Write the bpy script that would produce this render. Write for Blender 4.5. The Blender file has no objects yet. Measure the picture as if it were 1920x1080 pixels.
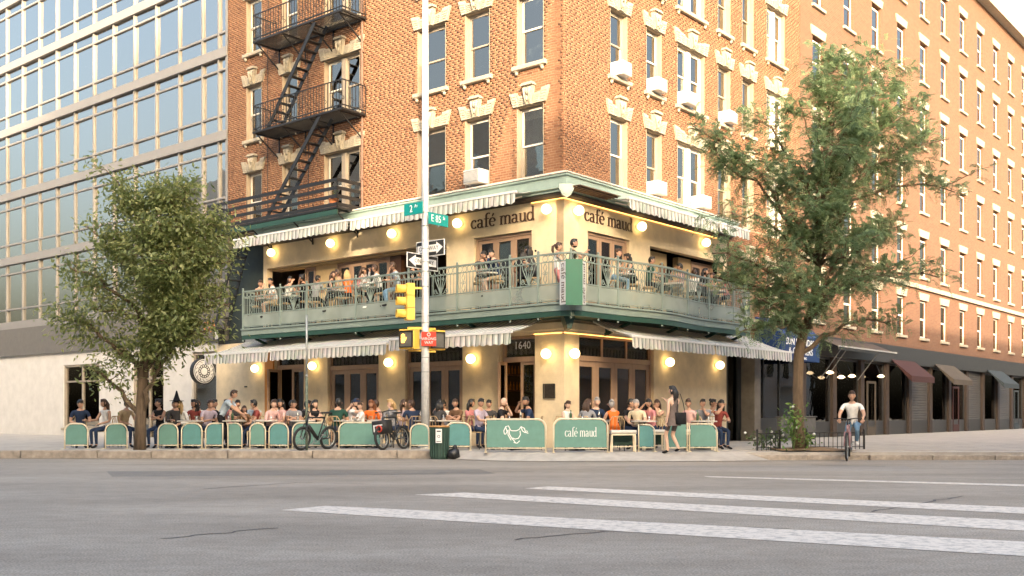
import bpy, math, random, bmesh
import numpy as np
from mathutils import Matrix, Vector

random.seed(7)
rng = np.random.default_rng(11)
PI = math.pi
S = bpy.context.scene
COL = S.collection
FPX, HORIZON, EYE = 1961.0, 775.0, 1.12          # focal length and horizon row measured on the photograph (1920 wide)

# ------------------------------------------------------------------ camera, sky, sun, exposure
cam_d = bpy.data.cameras.new('camera')
cam = bpy.data.objects.new('camera', cam_d)
COL.objects.link(cam)
cam.location = (0, 0, EYE)
cam.rotation_euler = (PI / 2, 0, 0)
cam_d.sensor_width = 36
cam_d.lens = 36 * FPX / 1920
cam_d.shift_y = (HORIZON - 540) / 1920
cam_d.clip_start, cam_d.clip_end = 0.1, 900
S.camera = cam

SUN_EL = math.radians(15)
to_sun = Vector((0.12, -0.993, math.tan(SUN_EL))).normalized()
W = bpy.data.worlds.new('World')
S.world = W
W.use_nodes = True
nt = W.node_tree
nt.nodes.clear()
sky = nt.nodes.new('ShaderNodeTexSky')
sky.sky_type = 'NISHITA'
sky.sun_disc = False
sky.sun_elevation = SUN_EL
sky.sun_rotation = math.radians(173)
sky.air_density, sky.dust_density, sky.ozone_density = 1.0, 10.0, 1.0
bg = nt.nodes.new('ShaderNodeBackground')
bg.inputs['Strength'].default_value = 0.15
wo = nt.nodes.new('ShaderNodeOutputWorld')
nt.links.new(sky.outputs[0], bg.inputs[0])
nt.links.new(bg.outputs[0], wo.inputs[0])
sl = bpy.data.lights.new('sun', 'SUN')
sl.energy = 2.0
sl.angle = math.radians(0.9)
sl.color = (0.80, 0.64, 0.45)
sun = bpy.data.objects.new('sun', sl)
COL.objects.link(sun)
sun.location = (6, -50, 30)
sun.rotation_euler = (-to_sun).to_track_quat('-Z', 'Y').to_euler()
S.view_settings.view_transform = 'Standard'
S.view_settings.look = 'None'
S.view_settings.exposure = 2.8
S.view_settings.gamma = 1
S.view_settings.use_curve_mapping = False
S.cycles.max_bounces = 6
S.cycles.transparent_max_bounces = 12

# ------------------------------------------------------------------ frames: the corner and its two facades
CX, CY = 1.385, 28.0
THETA = math.atan2(.769, .6392)
B = Matrix.Translation((CX, CY, 0)) @ Matrix.Rotation(THETA, 4, 'Z')      # x along the right facade, y along the left one
ROTL = Matrix.Rotation(-PI / 2, 4, 'Z')
FL, FR = B @ ROTL, B                                                   # front frames: x to the viewer's right, y into the wall
def T(x, y, z): return Matrix.Translation((x, y, z))
def RZ(a): return Matrix.Rotation(a, 4, 'Z')
def FR_(f): return FL if f == 'L' else FR
def LOC(f): return ROTL if f == 'L' else Matrix.Identity(4)             # front frame inside the building's own frame
def gx(px, Y): return (px - 960) / FPX * Y                              # world x of a photograph column at depth Y
def gz(py, Y): return EYE + (HORIZON - py) / FPX * Y
WALK = 0.18

# ------------------------------------------------------------------ helpers
def tag(o, label=None, cat=None, group=None, kind=None):
    if label: o['label'] = label
    if cat: o['category'] = cat
    if group: o['group'] = group
    if kind: o['kind'] = kind
    return o
def empty(name, M, label=None, cat=None, group=None, kind=None):
    o = bpy.data.objects.new(name, None)
    o.empty_display_size = .2
    COL.objects.link(o)
    o.matrix_basis = M
    return tag(o, label, cat, group, kind)
def inst(name, me, parent=None, M=None):
    o = bpy.data.objects.new(name, me)
    COL.objects.link(o)
    if parent is not None: o.parent = parent
    if M is not None: o.matrix_basis = M
    return o
def copy_tree(o, parent=None):
    c = o.copy()
    COL.objects.link(c)
    if parent is not None: c.parent = parent
    for ch in list(o.children): copy_tree(ch, c)
    return c

class MB:
    """collects boxes, tubes, sheets and lathes; becomes ONE mesh"""
    def __init__(s): s.v, s.f, s.m, s.sm, s.cur, s.smooth, s.M = [], [], [], [], 0, False, None
    def add(s, vs, fs):
        n = len(s.v)
        if s.M is not None: vs = [s.M @ Vector(p) for p in vs]
        s.v.extend(tuple(p) for p in vs)
        for f in fs:
            s.f.append(tuple(i + n for i in f)); s.m.append(s.cur); s.sm.append(s.smooth)
        return s
    def box(s, x0, x1, y0, y1, z0, z1):
        return s.add([(x0,y0,z0),(x1,y0,z0),(x1,y1,z0),(x0,y1,z0),(x0,y0,z1),(x1,y0,z1),(x1,y1,z1),(x0,y1,z1)],
                     [(0,3,2,1),(4,5,6,7),(0,1,5,4),(1,2,6,5),(2,3,7,6),(3,0,4,7)])
    def cbox(s, c, d): return s.box(c[0]-d[0]/2,c[0]+d[0]/2,c[1]-d[1]/2,c[1]+d[1]/2,c[2]-d[2]/2,c[2]+d[2]/2)
    def bbox(s, x0, x1, y0, y1, z0, z1, b):
        """box with its four front (low y) edges chamfered"""
        return s.add([(x0,y1,z0),(x1,y1,z0),(x1,y1,z1),(x0,y1,z1),(x0,y0+b,z0),(x1,y0+b,z0),(x1,y0+b,z1),(x0,y0+b,z1),
                      (x0+b,y0,z0+b),(x1-b,y0,z0+b),(x1-b,y0,z1-b),(x0+b,y0,z1-b)],
                     [(0,3,2,1),(0,1,5,4),(1,2,6,5),(2,3,7,6),(3,0,4,7),(4,5,9,8),(5,6,10,9),(6,7,11,10),(7,4,8,11),(8,9,10,11)])
    def prism(s, poly, y0, y1, inset=0, lift=0):
        """polygon given in x,z (counter-clockwise seen from the front) between y0 (front) and y1"""
        n = len(poly)
        vs = [(x, y0, z) for x, z in poly] + [(x, y1, z) for x, z in poly]
        fs = [tuple(range(n)), tuple(range(2*n-1, n-1, -1))] + [(i, i+n, (i+1) % n + n, (i+1) % n) for i in range(n)]
        return s.add(vs, fs)
    def slab(s, poly, z0, z1):
        """polygon in x,y between two heights"""
        n = len(poly)
        vs = [(x, y, z1) for x, y in poly] + [(x, y, z0) for x, y in poly]
        return s.add(vs, [tuple(range(n)), tuple(range(2*n-1, n-1, -1))] + [(i, i+n, (i+1) % n + n, (i+1) % n) for i in range(n)])
    def tube(s, pts, r, n=6, cap=True):
        pts = [Vector(p) for p in pts]
        rs = r if isinstance(r, (list, tuple)) else [r] * len(pts)
        vs, fs, ref = [], [], None
        for i, p in enumerate(pts):
            t = (pts[min(i+1, len(pts)-1)] - pts[max(i-1, 0)])
            t = t.normalized() if t.length > 1e-9 else Vector((0,0,1))
            if ref is None: ref = Vector((0,0,1)) if abs(t.z) < .9 else Vector((1,0,0))
            a = t.cross(ref)
            a = a.normalized() if a.length > 1e-6 else t.orthogonal().normalized()
            b = a.cross(t).normalized()
            ref = b
            for k in range(n):
                w = 2*PI*k/n
                vs.append(p + (a*math.cos(w) + b*math.sin(w)) * rs[i])
        for i in range(len(pts)-1):
            for k in range(n):
                k2 = (k+1) % n
                fs.append((i*n+k, i*n+k2, (i+1)*n+k2, (i+1)*n+k))
        if cap: fs += [tuple(range(n-1, -1, -1)), tuple(range((len(pts)-1)*n, len(pts)*n))]
        return s.add(vs, fs)
    def bar(s, p, q, w, h=None):
        """square bar from p to q"""
        p, q = Vector(p), Vector(q); h = h or w
        t = (q-p).normalized(); ref = Vector((0,0,1)) if abs(t.z) < .95 else Vector((0,1,0))
        a = t.cross(ref).normalized()*w/2; b = a.cross(t).normalized()*h/2
        vs = [p-a-b,p+a-b,p+a+b,p-a+b,q-a-b,q+a-b,q+a+b,q-a+b]
        return s.add(vs, [(0,1,2,3),(7,6,5,4),(0,4,5,1),(1,5,6,2),(2,6,7,3),(3,7,4,0)])
    def lathe(s, prof, n=12, c=(0,0,0)):
        """profile of (radius, z)"""
        vs = [(c[0]+r*math.cos(2*PI*k/n), c[1]+r*math.sin(2*PI*k/n), c[2]+z) for r, z in prof for k in range(n)]
        fs = [(i*n+k, i*n+(k+1)%n, (i+1)*n+(k+1)%n, (i+1)*n+k) for i in range(len(prof)-1) for k in range(n)]
        fs += [tuple(range(n-1,-1,-1)), tuple(range((len(prof)-1)*n, len(prof)*n))]
        return s.add(vs, fs)
    def ball(s, c, r, n=12, m=8):
        r = r if isinstance(r, (tuple, list)) else (r, r, r)
        vs = [(c[0], c[1], c[2]-r[2])]
        for j in range(1, m):
            p = PI*j/m
            vs += [(c[0]+r[0]*math.sin(p)*math.cos(2*PI*k/n), c[1]+r[1]*math.sin(p)*math.sin(2*PI*k/n), c[2]-r[2]*math.cos(p)) for k in range(n)]
        vs.append((c[0], c[1], c[2]+r[2]))
        fs = [(0, 1+(k+1)%n, 1+k) for k in range(n)]
        fs += [(1+j*n+k, 1+j*n+(k+1)%n, 1+(j+1)*n+(k+1)%n, 1+(j+1)*n+k) for j in range(m-2) for k in range(n)]
        fs += [(len(vs)-1, 1+(m-2)*n+k, 1+(m-2)*n+(k+1)%n) for k in range(n)]
        return s.add(vs, fs)
    def torus(s, R, r, n=12, m=4, M=None, arc=2*PI):
        full = arc > 6.28
        pts = [((R+r*math.cos(2*PI*j/m))*math.cos(arc*i/n), r*math.sin(2*PI*j/m), (R+r*math.cos(2*PI*j/m))*math.sin(arc*i/n)) for i in range(n if full else n+1) for j in range(m)]
        if M is not None: pts = [M @ Vector(p) for p in pts]
        nn = n if full else n+1
        return s.add(pts, [(i*m+j, i*m+(j+1)%m, ((i+1)%nn)*m+(j+1)%m, ((i+1)%nn)*m+j) for i in range(n) for j in range(m)])
    def quad(s, a, b, c, d): return s.add([a, b, c, d], [(0,1,2,3)])
    def mesh(s, name, mats):
        me = bpy.data.meshes.new(name)
        me.from_pydata(s.v, [], s.f)
        for m in (mats if isinstance(mats, (list, tuple)) else [mats]): me.materials.append(m)
        me.polygons.foreach_set('material_index', s.m)
        me.polygons.foreach_set('use_smooth', s.sm)
        me.update()
        return me
    def build(s, name, mats, parent=None, M=None): return inst(name, s.mesh(name, mats), parent, M)

def lin(h):
    h = h.lstrip('#')
    return tuple(((c/12.92) if c <= .04045 else ((c+.055)/1.055)**2.4) for c in (int(h[i:i+2],16)/255 for i in (0,2,4)))
MATS = {}
def mat(name, color, rough=.6, metal=0, var=.12, scale=6, bump=0, bscale=40, emit=None, spec=.5, stretch=None, var2=None):
    """principled material with a two-scale noise in colour and roughness, optional relief"""
    if name in MATS: return MATS[name]
    m = bpy.data.materials.new(name); m.use_nodes = True
    N, L = m.node_tree.nodes, m.node_tree.links
    p = N['Principled BSDF']
    c = lin(color) if isinstance(color, str) else color
    p.inputs['Roughness'].default_value = rough
    p.inputs['Metallic'].default_value = metal
    p.inputs['Specular IOR Level'].default_value = spec
    p.inputs['Base Color'].default_value = (*c, 1)
    if var or bump:
        tc = N.new('ShaderNodeTexCoord')
        src = tc.outputs['Object']
        if stretch:
            mp = N.new('ShaderNodeMapping'); mp.inputs['Scale'].default_value = stretch
            L.new(src, mp.inputs[0]); src = mp.outputs[0]
    if var:
        n1 = N.new('ShaderNodeTexNoise'); n1.inputs['Scale'].default_value = scale; n1.inputs['Detail'].default_value = 6
        n1.inputs['Roughness'].default_value = .65
        L.new(src, n1.inputs['Vector'])
        cr = N.new('ShaderNodeValToRGB')
        a, b = cr.color_ramp.elements
        a.position, b.position = .3, .72
        a.color = (*[x*(1-var) for x in c], 1)
        c2 = var2 if var2 else tuple(min(1, x*(1+var)) for x in c)
        b.color = (*c2, 1)
        L.new(n1.outputs['Fac'], cr.inputs[0]); L.new(cr.outputs[0], p.inputs['Base Color'])
        mr = N.new('ShaderNodeMapRange'); mr.inputs['To Min'].default_value = max(0, rough-.08); mr.inputs['To Max'].default_value = min(1, rough+.1)
        L.new(n1.outputs['Fac'], mr.inputs[0]); L.new(mr.outputs[0], p.inputs['Roughness'])
    if bump:
        n2 = N.new('ShaderNodeTexNoise'); n2.inputs['Scale'].default_value = bscale; n2.inputs['Detail'].default_value = 4
        L.new(src, n2.inputs['Vector'])
        bp = N.new('ShaderNodeBump'); bp.inputs['Strength'].default_value = bump; bp.inputs['Distance'].default_value = .02
        L.new(n2.outputs['Fac'], bp.inputs['Height']); L.new(bp.outputs[0], p.inputs['Normal'])
    if emit:
        p.inputs['Emission Color'].default_value = (*emit[0], 1); p.inputs['Emission Strength'].default_value = emit[1]
    MATS[name] = m
    return m
def glass(name, tint=(.8,.83,.82), clear=.75, rough=.02, gcol=(.9,.9,.9,1)):
    """thin window glass: lets light through, mirrors more at a slant"""
    if name in MATS: return MATS[name]
    m = bpy.data.materials.new(name); m.use_nodes = True
    N, L = m.node_tree.nodes, m.node_tree.links
    N.clear()
    o = N.new('ShaderNodeOutputMaterial'); mx = N.new('ShaderNodeMixShader'); tr = N.new('ShaderNodeBsdfTransparent')
    g = N.new('ShaderNodeBsdfGlossy'); lw = N.new('ShaderNodeFresnel'); lw.inputs[0].default_value = 1.5
    ad = N.new('ShaderNodeMath'); ad.operation = 'ADD'; ad.inputs[1].default_value = 1 - clear; ad.use_clamp = True
    tr.inputs[0].default_value = (*tint, 1); g.inputs['Roughness'].default_value = rough; g.inputs[0].default_value = gcol
    tc = N.new('ShaderNodeTexCoord'); nz = N.new('ShaderNodeTexNoise'); nz.inputs['Scale'].default_value = 1.3
    bp = N.new('ShaderNodeBump'); bp.inputs['Strength'].default_value = .05; bp.inputs['Distance'].default_value = .05
    L.new(tc.outputs['Object'], nz.inputs['Vector']); L.new(nz.outputs['Fac'], bp.inputs['Height']); L.new(bp.outputs[0], g.inputs['Normal'])
    L.new(lw.outputs[0], ad.inputs[0]); L.new(ad.outputs[0], mx.inputs[0]); L.new(tr.outputs[0], mx.inputs[1]); L.new(g.outputs[0], mx.inputs[2])
    L.new(mx.outputs[0], o.inputs[0])
    MATS[name] = m
    return m
def leafmat(name, c0, c1, c2, trans=.35):
    """leaf material: colour differs from leaf to leaf through the 'tone' attribute"""
    m = bpy.data.materials.new(name); m.use_nodes = True
    N, L = m.node_tree.nodes, m.node_tree.links
    p = N['Principled BSDF']; p.inputs['Roughness'].default_value = .5
    at = N.new('ShaderNodeAttribute'); at.attribute_name = 'tone'
    cr = N.new('ShaderNodeValToRGB'); cr.color_ramp.elements[0].color = (*c0,1); cr.color_ramp.elements[1].color = (*c2,1)
    e = cr.color_ramp.elements.new(.5); e.color = (*c1,1)
    tl = N.new('ShaderNodeBsdfTranslucent'); mx = N.new('ShaderNodeMixShader'); mx.inputs[0].default_value = trans
    L.new(at.outputs['Fac'], cr.inputs[0]); L.new(cr.outputs[0], p.inputs['Base Color']); L.new(cr.outputs[0], tl.inputs[0])
    L.new(p.outputs[0], mx.inputs[1]); L.new(tl.outputs[0], mx.inputs[2]); L.new(mx.outputs[0], N['Material Output'].inputs[0])
    return m
def tonemat(name, stops, rough=.85, bump=.3):
    m = bpy.data.materials.new(name); m.use_nodes = True
    N, L = m.node_tree.nodes, m.node_tree.links
    p = N['Principled BSDF']; p.inputs['Roughness'].default_value = rough; p.inputs['Specular IOR Level'].default_value = .25
    at = N.new('ShaderNodeAttribute'); at.attribute_name = 'tone'
    cr = N.new('ShaderNodeValToRGB')
    cr.color_ramp.elements[0].position = stops[0][0]; cr.color_ramp.elements[0].color = (*stops[0][1],1)
    cr.color_ramp.elements[1].position = stops[-1][0]; cr.color_ramp.elements[1].color = (*stops[-1][1],1)
    for q, c in stops[1:-1]:
        e = cr.color_ramp.elements.new(q); e.color = (*c,1)
    tc = N.new('ShaderNodeTexCoord'); nz = N.new('ShaderNodeTexNoise'); nz.inputs['Scale'].default_value = 3; nz.inputs['Detail'].default_value = 5
    mx = N.new('ShaderNodeMix'); mx.data_type = 'RGBA'; mx.blend_type = 'MULTIPLY'; mx.inputs['Factor'].default_value = .5
    c3 = N.new('ShaderNodeValToRGB'); c3.color_ramp.elements[0].position = .3; c3.color_ramp.elements[1].position = .7
    c3.color_ramp.elements[0].color = (.7,.66,.62,1)
    L.new(tc.outputs['Object'], nz.inputs['Vector']); L.new(nz.outputs['Fac'], c3.inputs[0])
    L.new(at.outputs['Fac'], cr.inputs[0]); L.new(cr.outputs[0], mx.inputs['A']); L.new(c3.outputs[0], mx.inputs['B']); L.new(mx.outputs['Result'], p.inputs['Base Color'])
    n2 = N.new('ShaderNodeTexNoise'); n2.inputs['Scale'].default_value = 60
    bp = N.new('ShaderNodeBump'); bp.inputs['Strength'].default_value = bump; bp.inputs['Distance'].default_value = .01
    L.new(tc.outputs['Object'], n2.inputs['Vector']); L.new(n2.outputs['Fac'], bp.inputs['Height']); L.new(bp.outputs[0], p.inputs['Normal'])
    return m
def stripemat(name):
    """woven awning cloth: off-white with grey-green stripes along its local x"""
    m = bpy.data.materials.new(name); m.use_nodes = True
    N, L = m.node_tree.nodes, m.node_tree.links
    p = N['Principled BSDF']; p.inputs['Roughness'].default_value = .85; p.inputs['Specular IOR Level'].default_value = .2
    tc = N.new('ShaderNodeTexCoord'); sp = N.new('ShaderNodeSeparateXYZ'); L.new(tc.outputs['Object'], sp.inputs[0])
    fr = N.new('ShaderNodeMath'); fr.operation = 'MULTIPLY'; fr.inputs[1].default_value = 1/.19
    f2 = N.new('ShaderNodeMath'); f2.operation = 'FRACT'; L.new(sp.outputs[0], fr.inputs[0]); L.new(fr.outputs[0], f2.inputs[0])
    cr = N.new('ShaderNodeValToRGB'); cr.color_ramp.interpolation = 'CONSTANT'
    w, g, d = (.76,.74,.68,1), (.13,.155,.14,1), (.33,.36,.33,1)
    E = cr.color_ramp.elements; E[0].color = w; E[0].position = 0; E[1].color = g; E[1].position = .42
    for q, c in ((.60,w),(.68,d),(.80,w),(.88,d),(.95,w)):
        e = E.new(q); e.color = c
    nz = N.new('ShaderNodeTexNoise'); nz.inputs['Scale'].default_value = 3; nz.inputs['Detail'].default_value = 6; L.new(tc.outputs['Object'], nz.inputs['Vector'])
    mx = N.new('ShaderNodeMix'); mx.data_type = 'RGBA'; mx.blend_type = 'MULTIPLY'; mx.inputs['Factor'].default_value = .3
    L.new(f2.outputs[0], cr.inputs[0]); L.new(cr.outputs[0], mx.inputs['A']); L.new(nz.outputs['Color'], mx.inputs['B'])
    tl = N.new('ShaderNodeBsdfTranslucent'); ms = N.new('ShaderNodeMixShader'); ms.inputs[0].default_value = .18
    L.new(mx.outputs['Result'], p.inputs['Base Color']); L.new(mx.outputs['Result'], tl.inputs[0])
    L.new(p.outputs[0], ms.inputs[1]); L.new(tl.outputs[0], ms.inputs[2]); L.new(ms.outputs[0], N['Material Output'].inputs[0])
    return m
def brickmat(name, c1, c2, mortar, scale=1.0):
    """brickwork too far away to pick single bricks out of"""
    m = bpy.data.materials.new(name); m.use_nodes = True
    N, L = m.node_tree.nodes, m.node_tree.links
    p = N['Principled BSDF']; p.inputs['Roughness'].default_value = .9
    tc = N.new('ShaderNodeTexCoord'); sp = N.new('ShaderNodeSeparateXYZ'); L.new(tc.outputs['Object'], sp.inputs[0])
    ad = N.new('ShaderNodeMath'); ad.operation = 'ADD'; L.new(sp.outputs[0], ad.inputs[0]); L.new(sp.outputs[1], ad.inputs[1])
    cb = N.new('ShaderNodeCombineXYZ'); L.new(ad.outputs[0], cb.inputs[0]); L.new(sp.outputs[2], cb.inputs[1])
    br = N.new('ShaderNodeTexBrick'); L.new(cb.outputs[0], br.inputs['Vector'])
    br.inputs['Color1'].default_value = (*c1,1); br.inputs['Color2'].default_value = (*c2,1); br.inputs['Mortar'].default_value = (*mortar,1)
    br.inputs['Scale'].default_value = 1; br.inputs['Brick Width'].default_value = .21; br.inputs['Row Height'].default_value = .07; br.inputs['Mortar Size'].default_value = .008
    L.new(br.outputs['Color'], p.inputs['Base Color'])
    bp = N.new('ShaderNodeBump'); bp.inputs['Strength'].default_value = .4; bp.inputs['Distance'].default_value = .01; bp.invert = True
    L.new(br.outputs['Fac'], bp.inputs['Height']); L.new(bp.outputs[0], p.inputs['Normal'])
    return m

BRICK = tonemat('brick_clay', [(0,(.12,.05,.03)),(.12,(.16,.07,.039)),(.5,(.228,.107,.057)),(1,(.28,.147,.078))])
MORTAR = mat('mortar', (.30,.21,.13), .95, var=.2, scale=8, bump=.4, bscale=50)
STUCCO = mat('cream_stucco', (.70,.57,.375), .9, var=.2, scale=1.3, bump=.25, bscale=35)
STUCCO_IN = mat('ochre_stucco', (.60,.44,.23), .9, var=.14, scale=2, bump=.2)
STONE = mat('painted_stone', (.37,.325,.245), .8, var=.18, scale=9, bump=.3, bscale=60)
TANWOOD = mat('tan_frame_paint', (.38,.25,.165), .55, var=.12, scale=4, stretch=(6,6,1))
FRAMEG = mat('taupe_sash_paint', (.30,.255,.20), .5, var=.12, scale=5)
FRAMEW = mat('white_sash_paint', (.66,.62,.54), .5, var=.1, scale=5)
REVEAL = mat('stone_reveal', (.31,.245,.17), .85, var=.12, scale=5)
SAGE = mat('sage_green_paint', (.20,.25,.218), .45, var=.14, scale=3, bump=.08)
SAGE_L = mat('pale_sage_paint', (.27,.355,.31), .4, var=.12, scale=4, bump=.06)
DKGREEN = mat('dark_green_paint', (.018,.06,.042), .45, var=.2, scale=3)
BANNERG = mat('banner_green', (.014,.115,.066), .5, var=.06, scale=4)
BLACKM = mat('black_iron', (.022,.022,.022), .5, .3, var=.3, scale=8, bump=.1)
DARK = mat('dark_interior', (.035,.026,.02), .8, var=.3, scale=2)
DARKWOOD = mat('dark_bar_wood', (.10,.045,.02), .5, var=.3, scale=3, stretch=(1,8,1))
GLASS = glass('window_glass', clear=.76)
GLASSD = glass('door_glass', (.6,.58,.54), clear=.97)
GLASSM = glass('tower_glass', (.55,.53,.50), clear=.52, gcol=(.86,.82,.74,1))
GLASS.node_tree.nodes['Glossy BSDF'].inputs[0].default_value = (.80,.76,.68,1)
CURT = mat('curtain_cloth', (.72,.68,.60), .95, var=.15, scale=5, stretch=(8,8,.6))
BLIND = mat('roller_blind', (.40,.35,.28), .95, var=.1, scale=3)
WHITEP = mat('white_enamel', (.66,.65,.62), .4, var=.06, scale=5)
GREYP = mat('grille_grey', (.30,.30,.29), .5, var=.1, scale=9)
CONC = mat('kerb_granite', (.34,.29,.235), .9, var=.35, scale=5, bump=.5, bscale=30)
PAVE = mat('pavement_concrete', (.40,.365,.315), .92, var=.2, scale=2.5, bump=.3, bscale=45)
AWN = stripemat('striped_awning_cloth')
STEELW = mat('silver_pole_paint', (.62,.62,.61), .45, .25, var=.22, scale=5, bump=.15, bscale=25)
STEELG = mat('galvanised_steel', (.33,.35,.34), .45, .5, var=.2, scale=12)
YELLOW = mat('signal_yellow', (.80,.50,.075), .45, var=.08, scale=6)
LAMPG = mat('lit_globe', (.9,.8,.55), .3, var=0, emit=((1.0,.70,.30), 1.35))
STRIP = mat('light_strip', (.9,.7,.4), .4, var=0, emit=((1.0,.45,.10), 1.0))
PENDL = mat('lit_pendant', (.9,.7,.35), .3, var=0, emit=((1.0,.55,.15), 2.2))
BARF = mat('barrier_fabric', (.13,.265,.22), .8, var=.1, scale=5, bump=.12, bscale=90)
BARF2 = mat('barrier_fabric_teal', (.10,.25,.24), .8, var=.12, scale=5, bump=.12, bscale=90)
CREAMM = mat('cream_tube_paint', (.74,.64,.46), .45, var=.1, scale=6)
BARK = mat('tree_bark', (.13,.09,.055), .95, var=.45, scale=4, bump=.9, bscale=22, stretch=(3,3,.5))
SKINS = [mat('skin_light', (.62,.40,.285), .55, var=.06), mat('skin_mid', (.50,.29,.19), .55, var=.06), mat('skin_tan', (.38,.205,.125), .55, var=.06), mat('skin_deep', (.17,.085,.05), .55, var=.06)]
HAIRS = {'black': mat('hair_black', (.012,.010,.009), .45, var=.3, scale=30, stretch=(6,6,.5)), 'brown': mat('hair_brown', (.055,.027,.014), .5, var=.3, scale=30, stretch=(6,6,.5)),
         'red': mat('hair_auburn', (.16,.055,.02), .5, var=.3, scale=30), 'blond': mat('hair_blond', (.45,.30,.13), .5, var=.3, scale=30, stretch=(6,6,.5)), 'grey': mat('hair_grey', (.32,.30,.28), .5, var=.2, scale=30)}
def cloth(name, c): return mat('cloth_' + name, c, .9, var=.16, scale=14, bump=.12, bscale=35, spec=.2)
CL = {k: cloth(k, c) for k, c in dict(black=(.018,.018,.02), white=(.74,.72,.68), navy=(.025,.04,.08), green=(.02,.06,.045), blue=(.42,.50,.56), denim=(.16,.27,.38), olive=(.07,.07,.045),
     pink=(.66,.42,.38), orange=(.72,.16,.03), grey=(.24,.24,.25), charcoal=(.06,.058,.06), taupe=(.15,.118,.105), cream=(.66,.56,.38), khaki=(.42,.31,.18), red=(.26,.06,.05), brown=(.16,.09,.05), rose=(.55,.22,.22), lilac=(.45,.38,.45)).items()}
LIPS = mat('lip_tone', (.36,.12,.10), .5, var=0)
EYEM = mat('eye_dark', (.02,.015,.012), .2, var=0)
# ------------------------------------------------------------------ the ground
def asphalt():
    m = bpy.data.materials.new('asphalt'); m.use_nodes = True
    N, L = m.node_tree.nodes, m.node_tree.links
    p = N['Principled BSDF']; p.inputs['Specular IOR Level'].default_value = .3
    tc = N.new('ShaderNodeTexCoord')
    def noise(sc, d, stretch=None):
        n = N.new('ShaderNodeTexNoise'); n.inputs['Scale'].default_value = sc; n.inputs['Detail'].default_value = d
        mp = N.new('ShaderNodeMapping'); mp.inputs['Scale'].default_value = stretch or (1,1,1)
        L.new(tc.outputs['Object'], mp.inputs[0]); L.new(mp.outputs[0], n.inputs['Vector']); return n
    n1, n2, n3 = noise(.35, 7, (.5,1.6,1)), noise(55, 3), noise(5, 9, (.7,1.2,1))
    r1 = N.new('ShaderNodeValToRGB'); r1.color_ramp.elements[0].position = .35; r1.color_ramp.elements[1].position = .68
    r1.color_ramp.elements[0].color = (.285,.252,.207,1); r1.color_ramp.elements[1].color = (.415,.37,.308,1)
    r2 = N.new('ShaderNodeValToRGB'); r2.color_ramp.elements[0].position = .3; r2.color_ramp.elements[1].position = .75
    r2.color_ramp.elements[0].color = (.52,.52,.52,1); r2.color_ramp.elements[1].color = (1.32,1.32,1.32,1)
    r3 = N.new('ShaderNodeValToRGB'); r3.color_ramp.elements[0].position = .38; r3.color_ramp.elements[1].position = .6
    r3.color_ramp.elements[0].color = (.86,.85,.84,1); r3.color_ramp.elements[1].color = (1,1,1,1)
    a = N.new('ShaderNodeMix'); a.data_type = 'RGBA'; a.blend_type = 'MULTIPLY'; a.inputs['Factor'].default_value = 1
    b = N.new('ShaderNodeMix'); b.data_type = 'RGBA'; b.blend_type = 'MULTIPLY'; b.inputs['Factor'].default_value = .8
    L.new(n1.outputs['Fac'], r1.inputs[0]); L.new(n2.outputs['Fac'], r2.inputs[0]); L.new(n3.outputs['Fac'], r3.inputs[0])
    L.new(r1.outputs[0], a.inputs['A']); L.new(r2.outputs[0], a.inputs['B']); L.new(a.outputs['Result'], b.inputs['A']); L.new(r3.outputs[0], b.inputs['B'])
    L.new(b.outputs['Result'], p.inputs['Base Color']); p.inputs['Roughness'].default_value = .85
    bp = N.new('ShaderNodeBump'); bp.inputs['Strength'].default_value = .6; bp.inputs['Distance'].default_value = .01
    L.new(n2.outputs['Fac'], bp.inputs['Height']); L.new(bp.outputs[0], p.inputs['Normal'])
    return m
def paintmat():
    """road paint worn through to the asphalt in places"""
    m = bpy.data.materials.new('worn_road_paint'); m.use_nodes = True
    N, L = m.node_tree.nodes, m.node_tree.links
    p = N['Principled BSDF']; p.inputs['Roughness'].default_value = .75
    tc = N.new('ShaderNodeTexCoord')
    n = N.new('ShaderNodeTexNoise'); n.inputs['Scale'].default_value = 9; n.inputs['Detail'].default_value = 8; n.inputs['Roughness'].default_value = .75
    L.new(tc.outputs['Object'], n.inputs['Vector'])
    r = N.new('ShaderNodeValToRGB'); r.color_ramp.elements[0].position = .38; r.color_ramp.elements[0].color = (.36,.33,.29,1)
    r.color_ramp.elements[1].position = .53; r.color_ramp.elements[1].color = (.66,.60,.515,1)
    L.new(n.outputs['Fac'], r.inputs[0]); L.new(r.outputs[0], p.inputs['Base Color'])
    return m
ASPH, PAINT = asphalt(), paintmat()
mb = MB(); mb.quad((-160,-140,0),(160,-140,0),(160,200,0),(-160,200,0))
road = tag(mb.build('road', ASPH), kind='structure')

def groundpt(px, py): Y = EYE*FPX/(py-HORIZON); return ((px-960)/FPX*Y, Y)
def stripe(pts, z=.004):
    mb = MB(); mb.add([(x, y, z) for x, y in pts], [tuple(range(len(pts)))])
    return mb.build('road_marking', PAINT, road)
def edge(a, b, k): return (a[0]+(b[0]-a[0])*k, a[1]+(b[1]-a[1])*k)
for up, lo in ((((1030,912.5),(1605,938)), ((984,916),(1040,919.5),(1605,948))),
               (((870,924),(1605,961)), ((777,928),(900,935),(1605,977))),
               (((610,949),(760,956),(1605,1000)), ((526,957),(760,972),(1605,1024)))):
    U, Lw = [groundpt(*p) for p in up], [groundpt(*p) for p in lo]
    U.append(edge(U[-2], U[-1], 2.4)); Lw.append(edge(Lw[-2], Lw[-1], 2.4))
    stripe(U + Lw[::-1])
a, b = groundpt(1318,893), groundpt(1605,900.5)
c, d = groundpt(1330,895), groundpt(1605,903)
stripe([a, edge(a,b,3), edge(c,d,3), c])

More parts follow.
